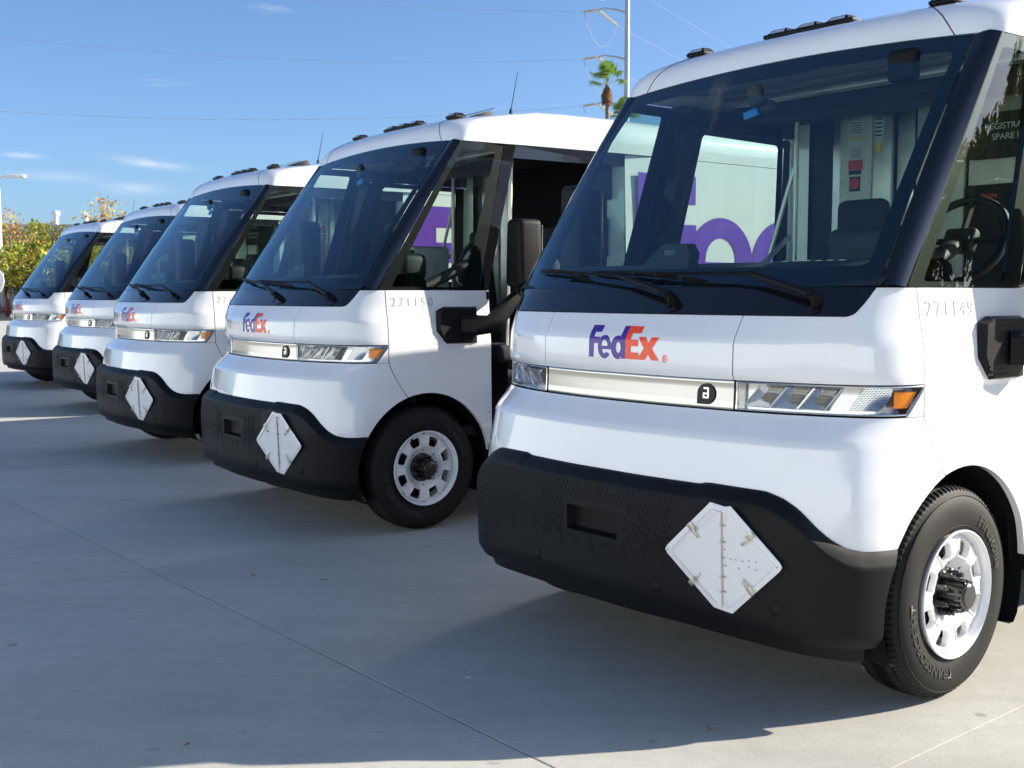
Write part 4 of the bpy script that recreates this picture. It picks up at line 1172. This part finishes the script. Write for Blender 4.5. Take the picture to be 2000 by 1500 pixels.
    c0 = (L_ + R_) / 2; c0.z = .5375; ux = (R_ - L_).normalized(); uz = Vector((0, .05, 1)); uz = (uz - ux * uz.dot(ux)).normalized(); un = uz.cross(ux).normalized()
    if un.y < 0: un = -un
    def PL(a, b, d=0.0): return c0 + ux * a + uz * b + un * (d + .006)
    D = .219
    def dia(s, cut, rnd_=.014):
        # a: toward the van's left (viewer's right), b: up
        pts = [(-cut[0], D * s - cut[0]), (cut[0], D * s - cut[0])]
        pts = [(-.032, .187), (.032, .187)] if s == 1 else pts
        return pts
    outer = [(-.040, .181), (-.010, .176), (.012, .172), (.034, .176), (.206, .014), (.214, 0), (.206, -.014), (.038, -.182), (.010, -.178), (-.030, -.172), (-.206, -.014), (-.214, 0), (-.206, .014)]
    mb = MB(); vs = [PL(a, b, .001) for a, b in outer]
    ss = [(1.0, .001), (1.0, .004), (.90, .009), (.86, .003), (.0, .003)]
    vs = []; n_ = len(outer)
    for k, (s, d) in enumerate(ss[:-1]): vs += [PL(a * s, b * s, d) for a, b in outer]
    fs = [(q * n_ + i, q * n_ + (i + 1) % n_, (q + 1) * n_ + (i + 1) % n_, (q + 1) * n_ + i) for q in range(3) for i in range(n_)] + [tuple(3 * n_ + i for i in range(n_))]
    mb.add(vs, fs)
    ph = mb.build('placard_holder', M['placard'], root, True, 25)
    mb = MB()
    fl = [(0.001, .158), (0.001, -.166), (-.168, -.006), (-.172, 0), (-.168, .006)]
    vs = [PL(a, b, .010) for a, b in fl] + [PL(a, b, .0115) for a, b in fl]
    mb.add(vs, [(i, (i + 1) % 5, 5 + (i + 1) % 5, 5 + i) for i in range(5)] + [(5, 6, 7, 8, 9)])
    mb.build('flap', M['placard'], ph, False)
    mb = MB(); mb.tube([PL(.002, .160, .009), PL(.002, -.168, .009)], .0022, 6); mb.build('hinge', M['steel'], ph)
    def rotm(ang):
        e1 = (ux * math.cos(ang) + uz * math.sin(ang)); e2 = (-ux * math.sin(ang) + uz * math.cos(ang)); m3 = Matrix((e1, e2, un)).transposed(); return m3
    for (a, b, ang) in ((-.108, .092, R(-48)), (.108, .088, R(-132)), (-.105, -.095, R(48)), (.108, -.092, R(132))):
        mb = MB(); m3 = rotm(ang)
        mb.box(PL(a, b, .013), (.028, .020, .004), m3, bev=.0012); e = ux * math.cos(ang) + uz * math.sin(ang)
        mb.box(PL(a, b, .016) + e * .026, (.030, .009, .003), m3, bev=.001); mb.tube([PL(a, b, .013) + e * .040 - (m3 @ Vector((0, .005, 0))), PL(a, b, .013) + e * .040 + (m3 @ Vector((0, .005, 0)))], .004, 8)
        mb.build('clip', M['steel'], ph, True, 40)
    mb = MB()
    for b in (.110, .055, -.062, -.112):
        mb.box(PL(.003, b, .013), (.012, .007, .003), rotm(0)); 
        for da in (.009, .015): mb.lathe([(0, .003), (.003, .002), (.0032, .0001)], 8, 'y'); q = len(mb.v) - 24; rot = un.to_track_quat('Y', 'Z').to_matrix(); mb.v[q:] = [rot @ v + PL(da, b, .006) for v in mb.v[q:]]
    mb.build('hinge_clip', M['steel'], ph)
    mb = MB(); rot = un.to_track_quat('Y', 'Z').to_matrix()
    for (a, b) in ((.014, .134), (.016, -.148), (.182, 0), (-.186, 0.0)):
        q = len(mb.v); mb.lathe([(0, .006), (.002, .0055), (.003, .0025), (.003, .0001)], 14, 'y'); mb.v[q:] = [rot @ v + PL(a, b, .004) for v in mb.v[q:]]
    mb.build('rivet', M['placard'], ph)
    mb = MB()
    for (a, b, w_) in ((.013, .030, .0022), (.018, -.0, 0), (.010, -.024, .0022), (.018, -.023, .0022), (.064, -.026, .0022), (.100, -.015, .0022), (.126, -.020, .0022), (.100, .006, .0022), (.126, .006, .0022), (.200, 0, .0022), (-.201, .001, .0022)):
        if w_: mb.add([PL(a + w_ * math.cos(k * math.pi / 4), b + w_ * math.sin(k * math.pi / 4), .0062 if abs(a) < .19 else .0105) for k in range(8)], [tuple(range(8))])
    for a in (.010, .034, .052, .077): mb.add([PL(a - .004, .002 - a * .03, .0063), PL(a + .005, .002 - a * .03, .0063), PL(a + .005, .0036 - a * .03, .0063), PL(a - .004, .0036 - a * .03, .0063)], [(0, 1, 2, 3)])
    mb.build('punch_marks', M['ink'], ph, False)
    # ---- courier wordmark, drawn as outlines
    def arc(cx, cy, r_, a0, a1, n_=26, ry=None): ry = ry or r_; return [(cx + r_ * math.cos(R(a0 + (a1 - a0) * i / n_)), cy + ry * math.sin(R(a0 + (a1 - a0) * i / n_))) for i in range(n_ + 1)]
    Fg = [[(0, 0), (.27, 0), (.27, .44), (.60, .44), (.60, .64), (.27, .64), (.27, .79), (.59, .79), (.59, 1), (0, 1)]]
    cx = .87; eR = .365
    eo = [(cx + eR - .003, .26), (cx + eR, .345)] + arc(cx, .34, eR, 4, 300, 52) + [(cx + .28, .05), (cx + .36, .16), (cx + .10, .185)] + arc(cx + .0, .245, .13, -25, -155, 10, .11) + [(cx - .135, .26)]
    eo = [(cx + eR - .003, .265)] + arc(cx, .34, eR, 0, 322, 56) + [(cx + .10, .19)] + arc(cx, .235, .12, -25, -165, 10, .10) + [(cx - .13, .265)]
    ei = [(cx - .165, .365)] + arc(cx, .385, .165, 180, 0, 18, .165)[0:] + [(cx + .165, .365)]
    Eg = [eo, ei]
    dx = 1.585
    do = arc(dx, .34, eR, 55, 305, 46) + [(1.72, .06), (1.72, 0), (1.97, 0), (1.97, 1), (1.70, 1), (1.70, .67)]
    di = arc(dx + .02, .34, .125, 0, 360, 30, .17)[:-1]
    Dg = [do, di]
    EE = [[(1.97, 0), (2.64, 0), (2.64, .21), (2.24, .21), (2.24, .40), (2.60, .40), (2.60, .60), (2.24, .60), (2.24, .79), (2.64, .79), (2.64, 1), (1.97, 1)]]
    XX = [[(2.60, .69), (2.95, .69), (3.09, .51), (3.23, .69), (3.58, .69), (3.27, .345), (3.60, 0), (3.23, 0), (3.09, .175), (2.95, 0), (2.66, 0), (2.66, .11), (2.88, .345)]]
    HZ = .120; X0 = .190; Z0 = 1.160
    def front(x, y, z): xx = X0 - x * HZ * .845; zz = Z0 + y * HZ; return S(t_of_x(xx, zz), zz, .0012)
    cuts = [(zz - Z0) / HZ for zz in (1.224, 1.229, 1.234, 1.238, 1.242, 1.247, 1.252)]
    hood = [c for c in root.children if c.name.startswith('hood_panel')][0]
    for nm, g_, m_ in (('letter_f', Fg, 'purple'), ('letter_e', Eg, 'purple'), ('letter_d', Dg, 'purple'), ('letter_e', EE, 'orange'), ('letter_x', XX, 'orange')):
        map_mesh(nm, poly_curve_mesh(g_), front, M[m_], hood, cutx=.35, cuty=cuts)
    me = poly_curve_mesh([arc(3.86, .07, .115, 0, 360, 24)[:-1], arc(3.86, .07, .092, 0, 360, 24)[:-1]]); map_mesh('registered_mark', me, front, M['orange'], hood, cutx=.4)
    me = font_mesh('R', .2); map_mesh('registered_mark', me, lambda x, y, z: front(3.79 + x, .0 + y, z), M['orange'], hood)
    side = {}
    H2 = .92
    for sg in (-1, 1):
        def sidef(x, y, z, sg=sg):
            yy = -1.652 - x * H2 if sg < 0 else -1.652 - 3.6 * H2 + x * H2
            return Vector((sg * (1.0035 + (0.0 if yy < -1.9 else 0)), yy, 1.285 + y * H2))
        cb = [c for c in root.children if c.name.startswith('cargo_body')][0]
        for nm, g_, m_ in (('letter_f', Fg, 'purple_side'), ('letter_e', Eg, 'purple_side'), ('letter_d', Dg, 'purple_side'), ('letter_e', EE, 'orange'), ('letter_x', XX, 'orange')):
            map_mesh(nm, poly_curve_mesh(g_), sidef, M[m_], cb, flip=(sg > 0) == False and False)
    for o in bpy.data.objects:
        if o.name.split('.')[0] in ('embossed_pattern', 'vent_shade', 'dimple_shade', 'punch_marks', 'label_print', 'hinge_clip', 'rivet', 'vent_slot'): o['kind'] = 'stuff'
    return root

def unit_number(root, txt):
    fd = [c for c in root.children if c.name.startswith('fender')][0]
    for k, ch in enumerate(txt):
        me = font_mesh(ch, .073, offset=0, align='CENTER')
        def f(x, y, z, k=k):
            yy = .203 - .0485 * k - x; zz = 1.327 + y
            return S(t_of_y(yy, zz, -1), zz, .0022)
        map_mesh('digit', me, f, M['number'], fd)

def children(o): return [c for c in bpy.data.objects if c.parent == o]
def copy_tree(o, parent=None, kids=None):
    c = o.copy(); col.objects.link(c); c.parent = parent
    for ch in kids.get(o.name, []): copy_tree(ch, c, kids)
    return c

proto = build_van()
kids = {}
for ob in bpy.data.objects:
    if ob.parent: kids.setdefault(ob.parent.name, []).append(ob)
VANS = [
 (0.9038, 4.5574, 2.2569, 'white delivery van nearest the camera, front wheel in full sun, number 271149 on its side', '271149'),
 (-1.0894, 7.3960, 2.2051, 'white delivery van second in the row, open side door, number 271150 on its side', '271150'),
 (-2.8238, 10.1878, 2.2121, 'white delivery van in the middle of the row, between two vans on either side', '271151'),
 (-4.7399, 13.9649, 2.2537, 'white delivery van second from the far end, its turn signal hidden by the next van', None),
 (-6.9499, 17.4516, 2.2466, 'white delivery van farthest away, at the left end of the row by the trees', None)]
roots = []
for i, (x, y, a, lab, num) in enumerate(VANS):
    o = proto if i == 0 else copy_tree(proto, None, kids)
    o.location = (x, y, 0); o.rotation_euler = (0, 0, a)
    tag(o, lab, 'van', 'delivery vans parked in a row')
    roots.append(o)
for o, v in zip(roots, VANS):
    if v[4]: unit_number(o, v[4])
# phone and scanner mounts standing on the dash of the second van
mb = MB()
mb.tube([(-.30, -.02, 1.50), (-.30, -.05, 1.62), (-.33, -.10, 1.70), (-.36, -.12, 1.80)], [.022, .018, .02, .016], 8)
mb.box((-.37, -.12, 1.815), (.09, .03, .05), Matrix.Rotation(R(20), 3, 'Y'), bev=.008); mb.box((-.36, -.16, 1.66), (.16, .04, .12), Matrix.Rotation(R(-15), 3, 'Z'), bev=.01)
mb.box((-.42, -.2, 1.60), (.20, .03, .15), bev=.01)
mb.build('device_mount', M['dash'], roots[1], True, 45)
mb = MB(); mb.box((.30, -.75, 1.42), (.34, .30, .62), bev=.02); mb.build('parts_box', M['alu_pale'], roots[1], True)

mb = MB(); mb.box((-.26, -1.485, 1.50), (.86, .02, 1.86), bev=.004); mb.build('dark_doorway_sheet', M['under'], roots[1], True)  # black sheet added to darken the second van's doorway, hiding the panels

# ------------------------------------------------------------------ ground
def sheet(name, x0, y0, x1, y1, z, m, kind='structure'):
    o = mk(name, [(x0, y0, z), (x1, y0, z), (x1, y1, z), (x0, y1, z)], [(0, 1, 2, 3)], m, None, False); o['kind'] = kind; return o
ground = sheet('ground', -1500, -900, 1500, 2500, -.10, M['far_ground'])
PA = 2.2200; px, py = 3.79, 4.75
pav = empty('pavement', (0.9038, 4.5574, 0), 2.2569); pav['kind'] = 'structure'
me = None
I0, I1, J0, J1 = -7, 9, -7, 5
gap = .006
bm = bmesh.new(); bmesh.ops.create_cube(bm, size=1)
for v in bm.verts: v.co = Vector((v.co.x * (px - gap), v.co.y * (py - gap), (v.co.z - .5) * .09))
top = [e for e in bm.edges if all(v.co.z > -.01 for v in e.verts)]
bmesh.ops.bevel(bm, geom=top, offset=.002, segments=1, affect='EDGES')
slab_me = bpy.data.meshes.new('slab'); bm.to_mesh(slab_me); bm.free(); slab_me.materials.append(M['concrete'])
for i in range(I0, I1):
    for j in range(J0, J1):
        o = bpy.data.objects.new('slab', slab_me); col.objects.link(o); o.parent = pav
        o.location = (-1.165 + px * (i + .5), 1.44 + py * (j + .5), 0)
jf = mk('joint_filler', [(-1.165 + px * I0, 1.44 + py * J0, -.06), (-1.165 + px * I1, 1.44 + py * J0, -.06), (-1.165 + px * I1, 1.44 + py * J1, -.06), (-1.165 + px * I0, 1.44 + py * J1, -.06)], [(0, 1, 2, 3)], M['joint'], pav, False)
# the rest of the yard round the slabs
X0_, X1_, Y0_, Y1_ = -1.165 + px * I0, -1.165 + px * I1, 1.44 + py * J0, 1.44 + py * J1
BG = 140
yv = [(-BG, -BG), (BG, -BG), (BG, BG), (-BG, BG), (X0_, Y0_), (X1_, Y0_), (X1_, Y1_), (X0_, Y1_)]
yard = mk('yard_surface', [(a, b, -.002) for a, b in yv], [(0, 1, 5, 4), (1, 2, 6, 5), (2, 3, 7, 6), (3, 0, 4, 7)], M['concrete'], None, False)
yard.location = (0.9038, 4.5574, 0); yard.rotation_euler = (0, 0, 2.2569); yard['kind'] = 'structure'

# small litter: dry leaves
def leaf(x, y, s, rz, lab):
    mb = MB(); vs = [(-s, 0, .004), (-.3 * s, .45 * s, .012), (.5 * s, .35 * s, .006), (s, 0, .014), (.4 * s, -.4 * s, .005), (-.4 * s, -.35 * s, .010), (0, 0, .002)]
    mb.add(vs, [(6, i, (i + 1) % 6) for i in range(6)]); o = mb.build('dry_leaf', M['leaf_orange'], None, False, fixn=False); o.location = (x, y, 0); o.rotation_euler = (0, 0, rz)
    tag(o, lab, 'leaf', 'dry leaves on the concrete')
def gp(pxx, pyy):
    f = 2201.7; th = R(4.572); x = (pxx - 1000) / f; zc = -(pyy - 750) / f
    d = Vector((x, math.cos(th) + zc * math.sin(th), -math.sin(th) + zc * math.cos(th))); k = -1.3986 / d.z; return d.x * k, d.y * k
for (a, b, s, lab) in ((1385, 1427, .016, 'dark dry leaf on the shadow edge below the nearest van'), (365, 1457, .014, 'small tan leaf in the shadow at the bottom left'), (940, 1059, .03, 'curled brown leaf beside the front bumper of the nearest van'), (495, 1126, .014, 'tiny pale leaf on the concrete between the joint lines')):
    x, y = gp(a, b); leaf(x, y, s, a * .7, lab)

# ------------------------------------------------------------------ background
def cyl(mb, x, y, z0, z1, r, n=14, mi=0): mb.tube([(x, y, z0), (x, y, z1)], r, n, mi)
def rotz(p, a): return Vector((p[0] * math.cos(a) - p[1] * math.sin(a), p[0] * math.sin(a) + p[1] * math.cos(a), p[2]))

# fence with curb at the far side of the yard
FY = 60
fen = empty('picket_fence', (-30, FY, 0)); tag(fen, 'black metal picket fence on a low concrete curb at the far left', 'fence')
mb = MB()
for i in range(-160, 400): mb.box((i * .115, 0, 1.42), (.022, .022, 2.55))
pk = mb.build('picket', M['fence'], fen, False); pk['kind'] = 'stuff'
for i in range(-7, 18): mb = MB(); mb.box((i * 2.5, 0, 1.45), (.08, .08, 2.9)); mb.build('post', M['fence'], fen, False)
for z in (.45, 2.45): mb = MB(); mb.box((14, 0, z), (65, .05, .05)); mb.build('rail', M['fence'], fen, False)
mb = MB(); mb.box((14, -.05, .075), (66, .35, .15)); mb.build('curb', M['curb'], fen, False)

# warehouse beyond
wh = empty('warehouse', (-40, 100, 0)); tag(wh, 'long low grey warehouse with a flat roof behind the trees', 'building')
mb = MB(); mb.box((5, 12, 3.5), (100, 24, 7.0)); mb.build('wall', M['stucco'], wh, False)
mb = MB(); mb.box((5, 12, 7.2), (101, 24.8, .55)); mb.build('roof', M['roofing'], wh, False)
for k in range(9):
    mb = MB(); mb.box((-38 + k * 10, -.03, 3.4), (4, .12, 1.1)); mb.build('window', M['gloss'], wh, False)
vr = [c for c in wh.children if c.name.startswith('roof')][0]
for (x, z, r) in ((-.9, 8.75, .27), (1.75, 8.55, .29)):
    mb = MB(); cyl(mb, x, 2, 7.4, z, r * .8); mb.lathe([(z - .35, r * .8), (z - .3, r * 1.25), (z, r * 1.25), (z + .06, r * .9), (z + .06, .01)], 16, 'z', (x, 2, 0)); mb.build('roof_vent', M['lampwhite'], vr)

# long white building opposite the vans' noses (behind the camera, mirrored in the paint and the chrome strips)
fa = 2.2259; fx, fy = -math.sin(fa), math.cos(fa)
op = empty('loading_hall', (-2.5 + fx * 41, 9 + fy * 41, 0), fa); tag(op, 'long white loading hall opposite the vans, mirrored in their chrome strips', 'building')
mb = MB(); mb.box((0, -10, 3.6), (120, 20, 7.2)); mb.build('wall', M['hall'], op, False)
mb = MB(); mb.box((0, -10, 7.4), (120.6, 20.6, .5)); mb.build('roof', M['roofing'], op, False)
for k in range(14):
    mb = MB(); mb.box((-48 + k * 7.4, .04, 2.3), (3.2, .10, 3.4)); mb.build('dock_door', M['stucco'], op, False)
# lamp post
lp = empty('lamp_post', (-27.35, 60.6, 0)); tag(lp, 'white lamp post with one flat lamp head at the left edge', 'lamp post')
mb = MB(); mb.tube([(0, 0, 0), (0, 0, 7.7)], [.15, .10], 14); mb.build('pole', M['lampwhite'], lp)
mb = MB(); mb.tube([(0, 0, 7.55), (.45, 0, 7.62)], .05, 8); mb.build('arm', M['lampwhite'], lp)
mb = MB(); mb.box((.95, 0, 7.62), (1.1, .38, .16), bev=.05); mb.build('lamp_head', M['lampwhite'], lp)
# round white sign
sg_ = empty('sign', (-13.88, 30, 0.24)); tag(sg_, 'round white sign with a red top on a post at the left edge', 'sign')
mb = MB(); mb.tube([(-.25, .04, -.24), (-.25, .04, 1.5)], .03, 10); mb.tube([(.36, .03, 1.45), (.36, .03, 1.70)], .03, 10); mb.box((.05, .03, 1.50), (.66, .03, .04)); mb.build('post', M['lampwhite'], sg_)
mb = MB(); mb.lathe([(-.015, .42), (.015, .42), (.015, .0001)], 32, 'y', (0, 0, 1.50)); mb.lathe([(-.015, .42), (-.015, .0001)], 32, 'y', (0, 0, 1.50)); mb.build('panel', M['lampwhite'], sg_)
mb = MB(); mb.box((-.05, -.022, 1.74), (.5, .01, .10)); mb.build('red_band', M['signred'], sg_, False)

# trees
def blob_leaves(rs, n, cents, size, mats_w, squash=1.0):
    vs = []; fs = []; mi = []
    for _ in range(n):
        c, r = cents[rs.randrange(len(cents))]
        d = Vector((rs.gauss(0, 1), rs.gauss(0, 1), rs.gauss(0, 1) * squash)); d = d.normalized() * r * (rs.random() ** .45)
        p = Vector(c) + d; s = size * rs.uniform(.6, 1.4)
        a = Vector((rs.gauss(0, 1), rs.gauss(0, 1), rs.gauss(0, 1))).normalized(); b = a.cross(Vector((rs.gauss(0, 1), rs.gauss(0, 1), rs.gauss(0, 1)))).normalized()
        k = len(vs); vs += [p - a * s, p + b * s * .45, p + a * s, p - b * s * .45]; fs.append((k, k + 1, k + 2, k + 3))
        q = rs.random(); acc = 0
        for m_, w in enumerate(mats_w):
            acc += w
            if q <= acc: break
        mi.append(m_)
    return vs, fs, mi
LM = ['leaf_green', 'leaf_dark', 'leaf_yellow', 'leaf_orange']
def make_tree(seed, h, spread, n, weights, size, clumps, pale=True, bare=0.0):
    rs = random.Random(seed); root = empty('tree')
    mb = MB(); tips = []
    def grow(p, d, L, r, depth):
        q = p + d * L
        mid = p.lerp(q, .5) + Vector((rs.gauss(0, .04), rs.gauss(0, .04), 0)) * L
        mb.tube([p, mid, q], [r, r * .85, r * .68], 6, caps=False)
        tips.append((q, depth))
        if depth == 0: return
        for _ in range(rs.choice((2, 3, 3))):
            nd = (d + Vector((rs.gauss(0, .5), rs.gauss(0, .5), rs.gauss(.12, .25)))).normalized(); grow(q, nd, L * rs.uniform(.6, .8), r * .6, depth - 1)
    grow(Vector((0, 0, 0)), Vector((rs.gauss(0, .04), 0, 1)).normalized(), h * .28, h * .022, 4)
    mb.build('trunk', M['bark_pale' if pale else 'bark'], root, fixn=False)
    cents = []
    tp = [t for t, d in tips if d <= 2]
    for _ in range(clumps):
        t = rs.choice(tp); cents.append((Vector((t.x * spread, t.y * spread, t.z)) + Vector((rs.gauss(0, .3), rs.gauss(0, .3), rs.gauss(0, .3))), rs.uniform(.35, .9) * h / 7))
    vs, fs, mi = blob_leaves(rs, n, cents, size, weights)
    vs = [v if v.z > .4 else Vector((v.x, v.y, .4 + abs(v.z) * .3)) for v in vs]
    o = mk('crown', vs, fs, [M[k] for k in LM], root, False)
    for p, m_ in zip(o.data.polygons, mi): p.material_index = m_
    return root
def copytree1(src):
    c = src.copy(); col.objects.link(c)
    for ch in src.children: d = ch.copy(); col.objects.link(d); d.parent = c
    return c
T_green = make_tree(3, 6.2, 1.4, 4300, (.56, .10, .28, .06), .11, 46, False)
T_dark = make_tree(5, 4.6, 1.6, 4200, (.46, .22, .26, .06), .10, 44, False)
T_yel = make_tree(8, 5.2, 1.6, 2700, (.30, .04, .38, .28), .10, 46, True)
T_bare = make_tree(11, 7.4, .8, 420, (.05, .0, .45, .5), .11, 26, True)
used = set()
EAST = [(T_dark, 27 + (k % 3) * 2.2, -13 + k * 3.1, k * 1.3, 1.9 + .15 * (k % 4)) for k in range(14)]
TP = [
 (T_green, -28.6, 64, 0.3, 1.05, 'feathery green tree beside the lamp post at the left edge'),
 (T_bare, -27.3, 63.2, 1.0, .93, 'nearly bare tree with a few orange leaves right of the lamp post'),
 (T_yel, -28.2, 61.5, 2.0, .92, 'yellow and green leafed shrub tree just behind the fence at the left edge'),
 (T_yel, -26.2, 62.0, 4.0, .86, 'yellowing bushy tree behind the fence under the roof vents'),
 (T_dark, -24.7, 61.5, .8, 1.12, 'rounded dark green tree behind the fence next to the farthest van'),
 (T_bare, -22.6, 64, 2.6, 1.05, 'tall thin tree with scattered orange leaves above the farthest vans'),
 (T_bare, -20.6, 65, 4.4, .80, 'thin bare tree rising right behind the roof of the fourth van'),
 (T_yel, -23.4, 62.5, 5.0, .9, 'yellow tree seen through the side window of the farthest van'),
 (T_green, -21.2, 62, 2.2, .80, 'green tree seen through the windscreen of the farthest van'),
 (T_yel, -18.9, 62, 3.1, .9, 'patchy yellow tree seen through the windscreen of the fourth van'),
 (T_green, -17.1, 62.5, 1.4, .97, 'green tree whose top just shows above the third van'),
 (T_dark, -30.8, 62, 2.9, 1.1, 'dark green tree outside the left edge behind the fence'),
 (T_green, -33.5, 63, 2.0, 1.0, 'light green tree farther outside the left edge'),
 (T_dark, -15.0, 63, 1.9, .9, 'low dark tree hidden behind the third van'),
]
for (src, x, y, rz, s, lab) in TP:
    if src.name in used: o = copytree1(src)
    else: o = src; used.add(src.name)
    o.location = (x, y, 0); o.rotation_euler = (0, 0, rz); o.scale = (s, s, s); tag(o, lab, 'tree', 'trees behind the fence')
for k, (src, x, y, rz, s) in enumerate(EAST):
    o = copytree1(src); o.location = (x, y, 0); o.rotation_euler = (0, 0, rz); o.scale = (s, s, s)
    tag(o, 'dark green tree in a row right of the picture, mirrored in the vans\' side windows', 'tree', 'row of trees right of the picture')
for k in range(14):
    o = copytree1(T_dark); o.location = (32 + (k % 2) * 2, -14.5 + k * 3.1, 0); o.rotation_euler = (0, 0, k * 2.1); o.scale = (2.1,) * 3
    tag(o, 'dark green tree in a row right of the picture, mirrored in the vans\' side windows', 'tree', 'row of trees right of the picture')
# hedge mass low behind the fence + red shrubs in front
rs = random.Random(21)
cents = [((x * .8 - 38, 60.9 + rs.uniform(-.1, .5), rs.uniform(.4, 2.0)), rs.uniform(.4, .8)) for x in range(44)] * 2
vs, fs, mi = blob_leaves(rs, 20000, cents, .09, (.30, .40, .18, .12))
o = mk('undergrowth', vs, fs, [M[k] for k in LM], None, False)
for p, m_ in zip(o.data.polygons, mi): p.material_index = m_
tag(o, 'dense leafy undergrowth behind the black fence', 'undergrowth', kind='stuff')
cents = [((-36 + x * .5, 59.3, .55), .3) for x in range(30)]
vs, fs, mi = blob_leaves(rs, 3500, cents, .07, (1, 0, 0, 0)); o = mk('red_shrubs', vs, fs, M['hedgered'], None, False); tag(o, 'low strip of dark red shrubs along the fence', 'shrubs', kind='stuff')

# palms
def palm(x, y, h, lab, s=1.0):
    root = empty('palm_tree', (x, y, 0)); tag(root, lab, 'palm tree'); rs = random.Random(int(h * 10))
    mb = MB(); mb.tube([(0, 0, 0), (.15, 0, h * .5), (0, 0, h)], [.24, .17, .13], 12); mb.build('trunk', M['bark'], root)
    vs = []; fs = []
    for k in range(420):
        a = rs.uniform(0, 6.283); z = h - rs.uniform(.1, 1.5) * s; w = .36 * s * math.sin(min(1, (h - z) / (2.0 * s)) * math.pi * .85 + .25)
        p = Vector((math.cos(a) * w * rs.uniform(.5, 1), math.sin(a) * w * rs.uniform(.5, 1), z)); q = p + Vector((math.cos(a) * .22, math.sin(a) * .22, -.34)) * s; e = Vector((-math.sin(a), math.cos(a), 0)) * .07 * s
        b = len(vs); vs += [p - e, p + e, q + e * .4, q - e * .4]; fs.append((b, b + 1, b + 2, b + 3))
    mk('dead_frond_skirt', vs, fs, M['skirt'], root, False)
    vs = []; fs = []
    for k in range(30):
        a = rs.uniform(0, 6.283); el = rs.uniform(.05, 1.5); L = rs.uniform(1.3, 1.9) * s
        d = Vector((math.cos(a) * math.cos(el), math.sin(a) * math.cos(el), math.sin(el)))
        base = Vector((0, 0, h + .1)); tip_ = base + d * L * .7
        sd = d.cross(Vector((0, 0, 1))).normalized()
        b = len(vs); vs += [base - sd * .03, base + sd * .03, tip_ + sd * .02, tip_ - sd * .02]; fs.append((b, b + 1, b + 2, b + 3))
        for m_ in range(22):
            an = R(-95 + 190 * m_ / 21); dd = (d * math.cos(an) + sd * math.sin(an)).normalized(); LL = .95 * s * (1 - .25 * abs(m_ - 10.5) / 10.5)
            e = dd.cross(d.cross(sd)).normalized() * .035 * s; p1 = tip_ + dd * LL * .6; p2 = p1 + dd * LL * .4 + Vector((0, 0, -.30 * s))
            b = len(vs); vs += [tip_ - e * .4, tip_ + e * .4, p1 + e, p1 - e, p2]; fs += [(b, b + 1, b + 2, b + 3), (b + 3, b + 2, b + 4)]
    mk('frond', vs, fs, M['leaf_palm'], root, False)
palm(6.62, 80, 15.95, 'tall palm with brown dead-frond skirt in front of the utility pole', .82)
palm(7.9, 82, 13.7, 'lower palm whose crown shows just above the nearest van, beside the pole', .9)

# utility pole with three arms, insulators and jumper loops
PX, PY = 10.0, 100.0
up = empty('utility_pole', (PX, PY, 0)); tag(up, 'tall round grey steel utility pole with three bracket arms', 'utility pole')
mb = MB(); mb.tube([(0, 0, 0), (0, 0, 15), (0, 0, 34)], [.34, .25, .17], 18); mb.build('pole', M['galv'], up)
AZ = [25.95, 21.95, 17.95, 29.9]
for z in AZ:
    mb = MB(); mb.tube([(-.1, 0, z - .25), (-1.0, 0, z - .0), (-2.0, 0, z + .12), (-2.55, 0, z)], [.10, .09, .07, .05], 8); mb.build('bracket_arm', M['galv'], up)
    for (p, q) in (((-2.6, 0, z - .02), (-3.75, -.3, z - .25)), ((-2.5, 0, z - .06), (-.75, 1.5, z - .95))):
        p, q = Vector(p), Vector(q); mb = MB(); n_ = 14; pts = []; rr = []
        for i in range(n_ * 2 + 1): pts.append(p.lerp(q, i / (n_ * 2))); rr.append(.13 if i % 2 else .06)
        mb.tube(pts, rr, 8); mb.build('insulator', M['insul'], up)
    mb = MB(); pts = []
    for i in range(17):
        k = i / 16; p = Vector((-3.8, -.3, z - .25)).lerp(Vector((-.75, 1.5, z - .95)), k); p.z -= 2.4 * math.sin(math.pi * k) ** .8; pts.append(p)
    mb.tube(pts, .03, 5); mb.build('jumper_cable', M['wire'], up)
for z in (13.9,):
    mb = MB(); mb.box((-.1, -.2, z + .5), (2.6, .12, .12)); mb.build('cross_arm', M['galv'], up, False)
    for x in (-1.2, -.9, .8, 1.1): mb = MB(); mb.tube([(x, -.2, z + .5), (x, -.2, z + .85)], [.07, .09], 8); mb.build('small_insulator', M['insul'], up)
def wire(p, q, sag, lab, r=.015):
    p, q = Vector(p), Vector(q); mb = MB(); pts = []
    for i in range(41):
        k = i / 40; s_ = p.lerp(q, k); s_.z -= 4 * sag * k * (1 - k); pts.append(s_)
    mb.tube(pts, r, 5, caps=False); o = mb.build('power_line', M['wire'], None, fixn=False); tag(o, lab, 'power line', 'power lines strung from the utility pole')
nm = ['second', 'third', 'fourth', 'topmost']
EX, EY = -92, 78
for z, nn, zz in zip(AZ, nm, (37.0, 29.5, 22.0, 44.0)):
    wire((PX - 3.8, PY - .3, z - .25), (EX, EY, zz), 4.1, 'overhead wire running left from the %s arm of the utility pole' % nn)
    wire((PX - .75, PY + 1.5, z - .95), (70, 190, z - 1.5), 2.0, 'overhead wire running right from the %s arm of the utility pole' % nn)
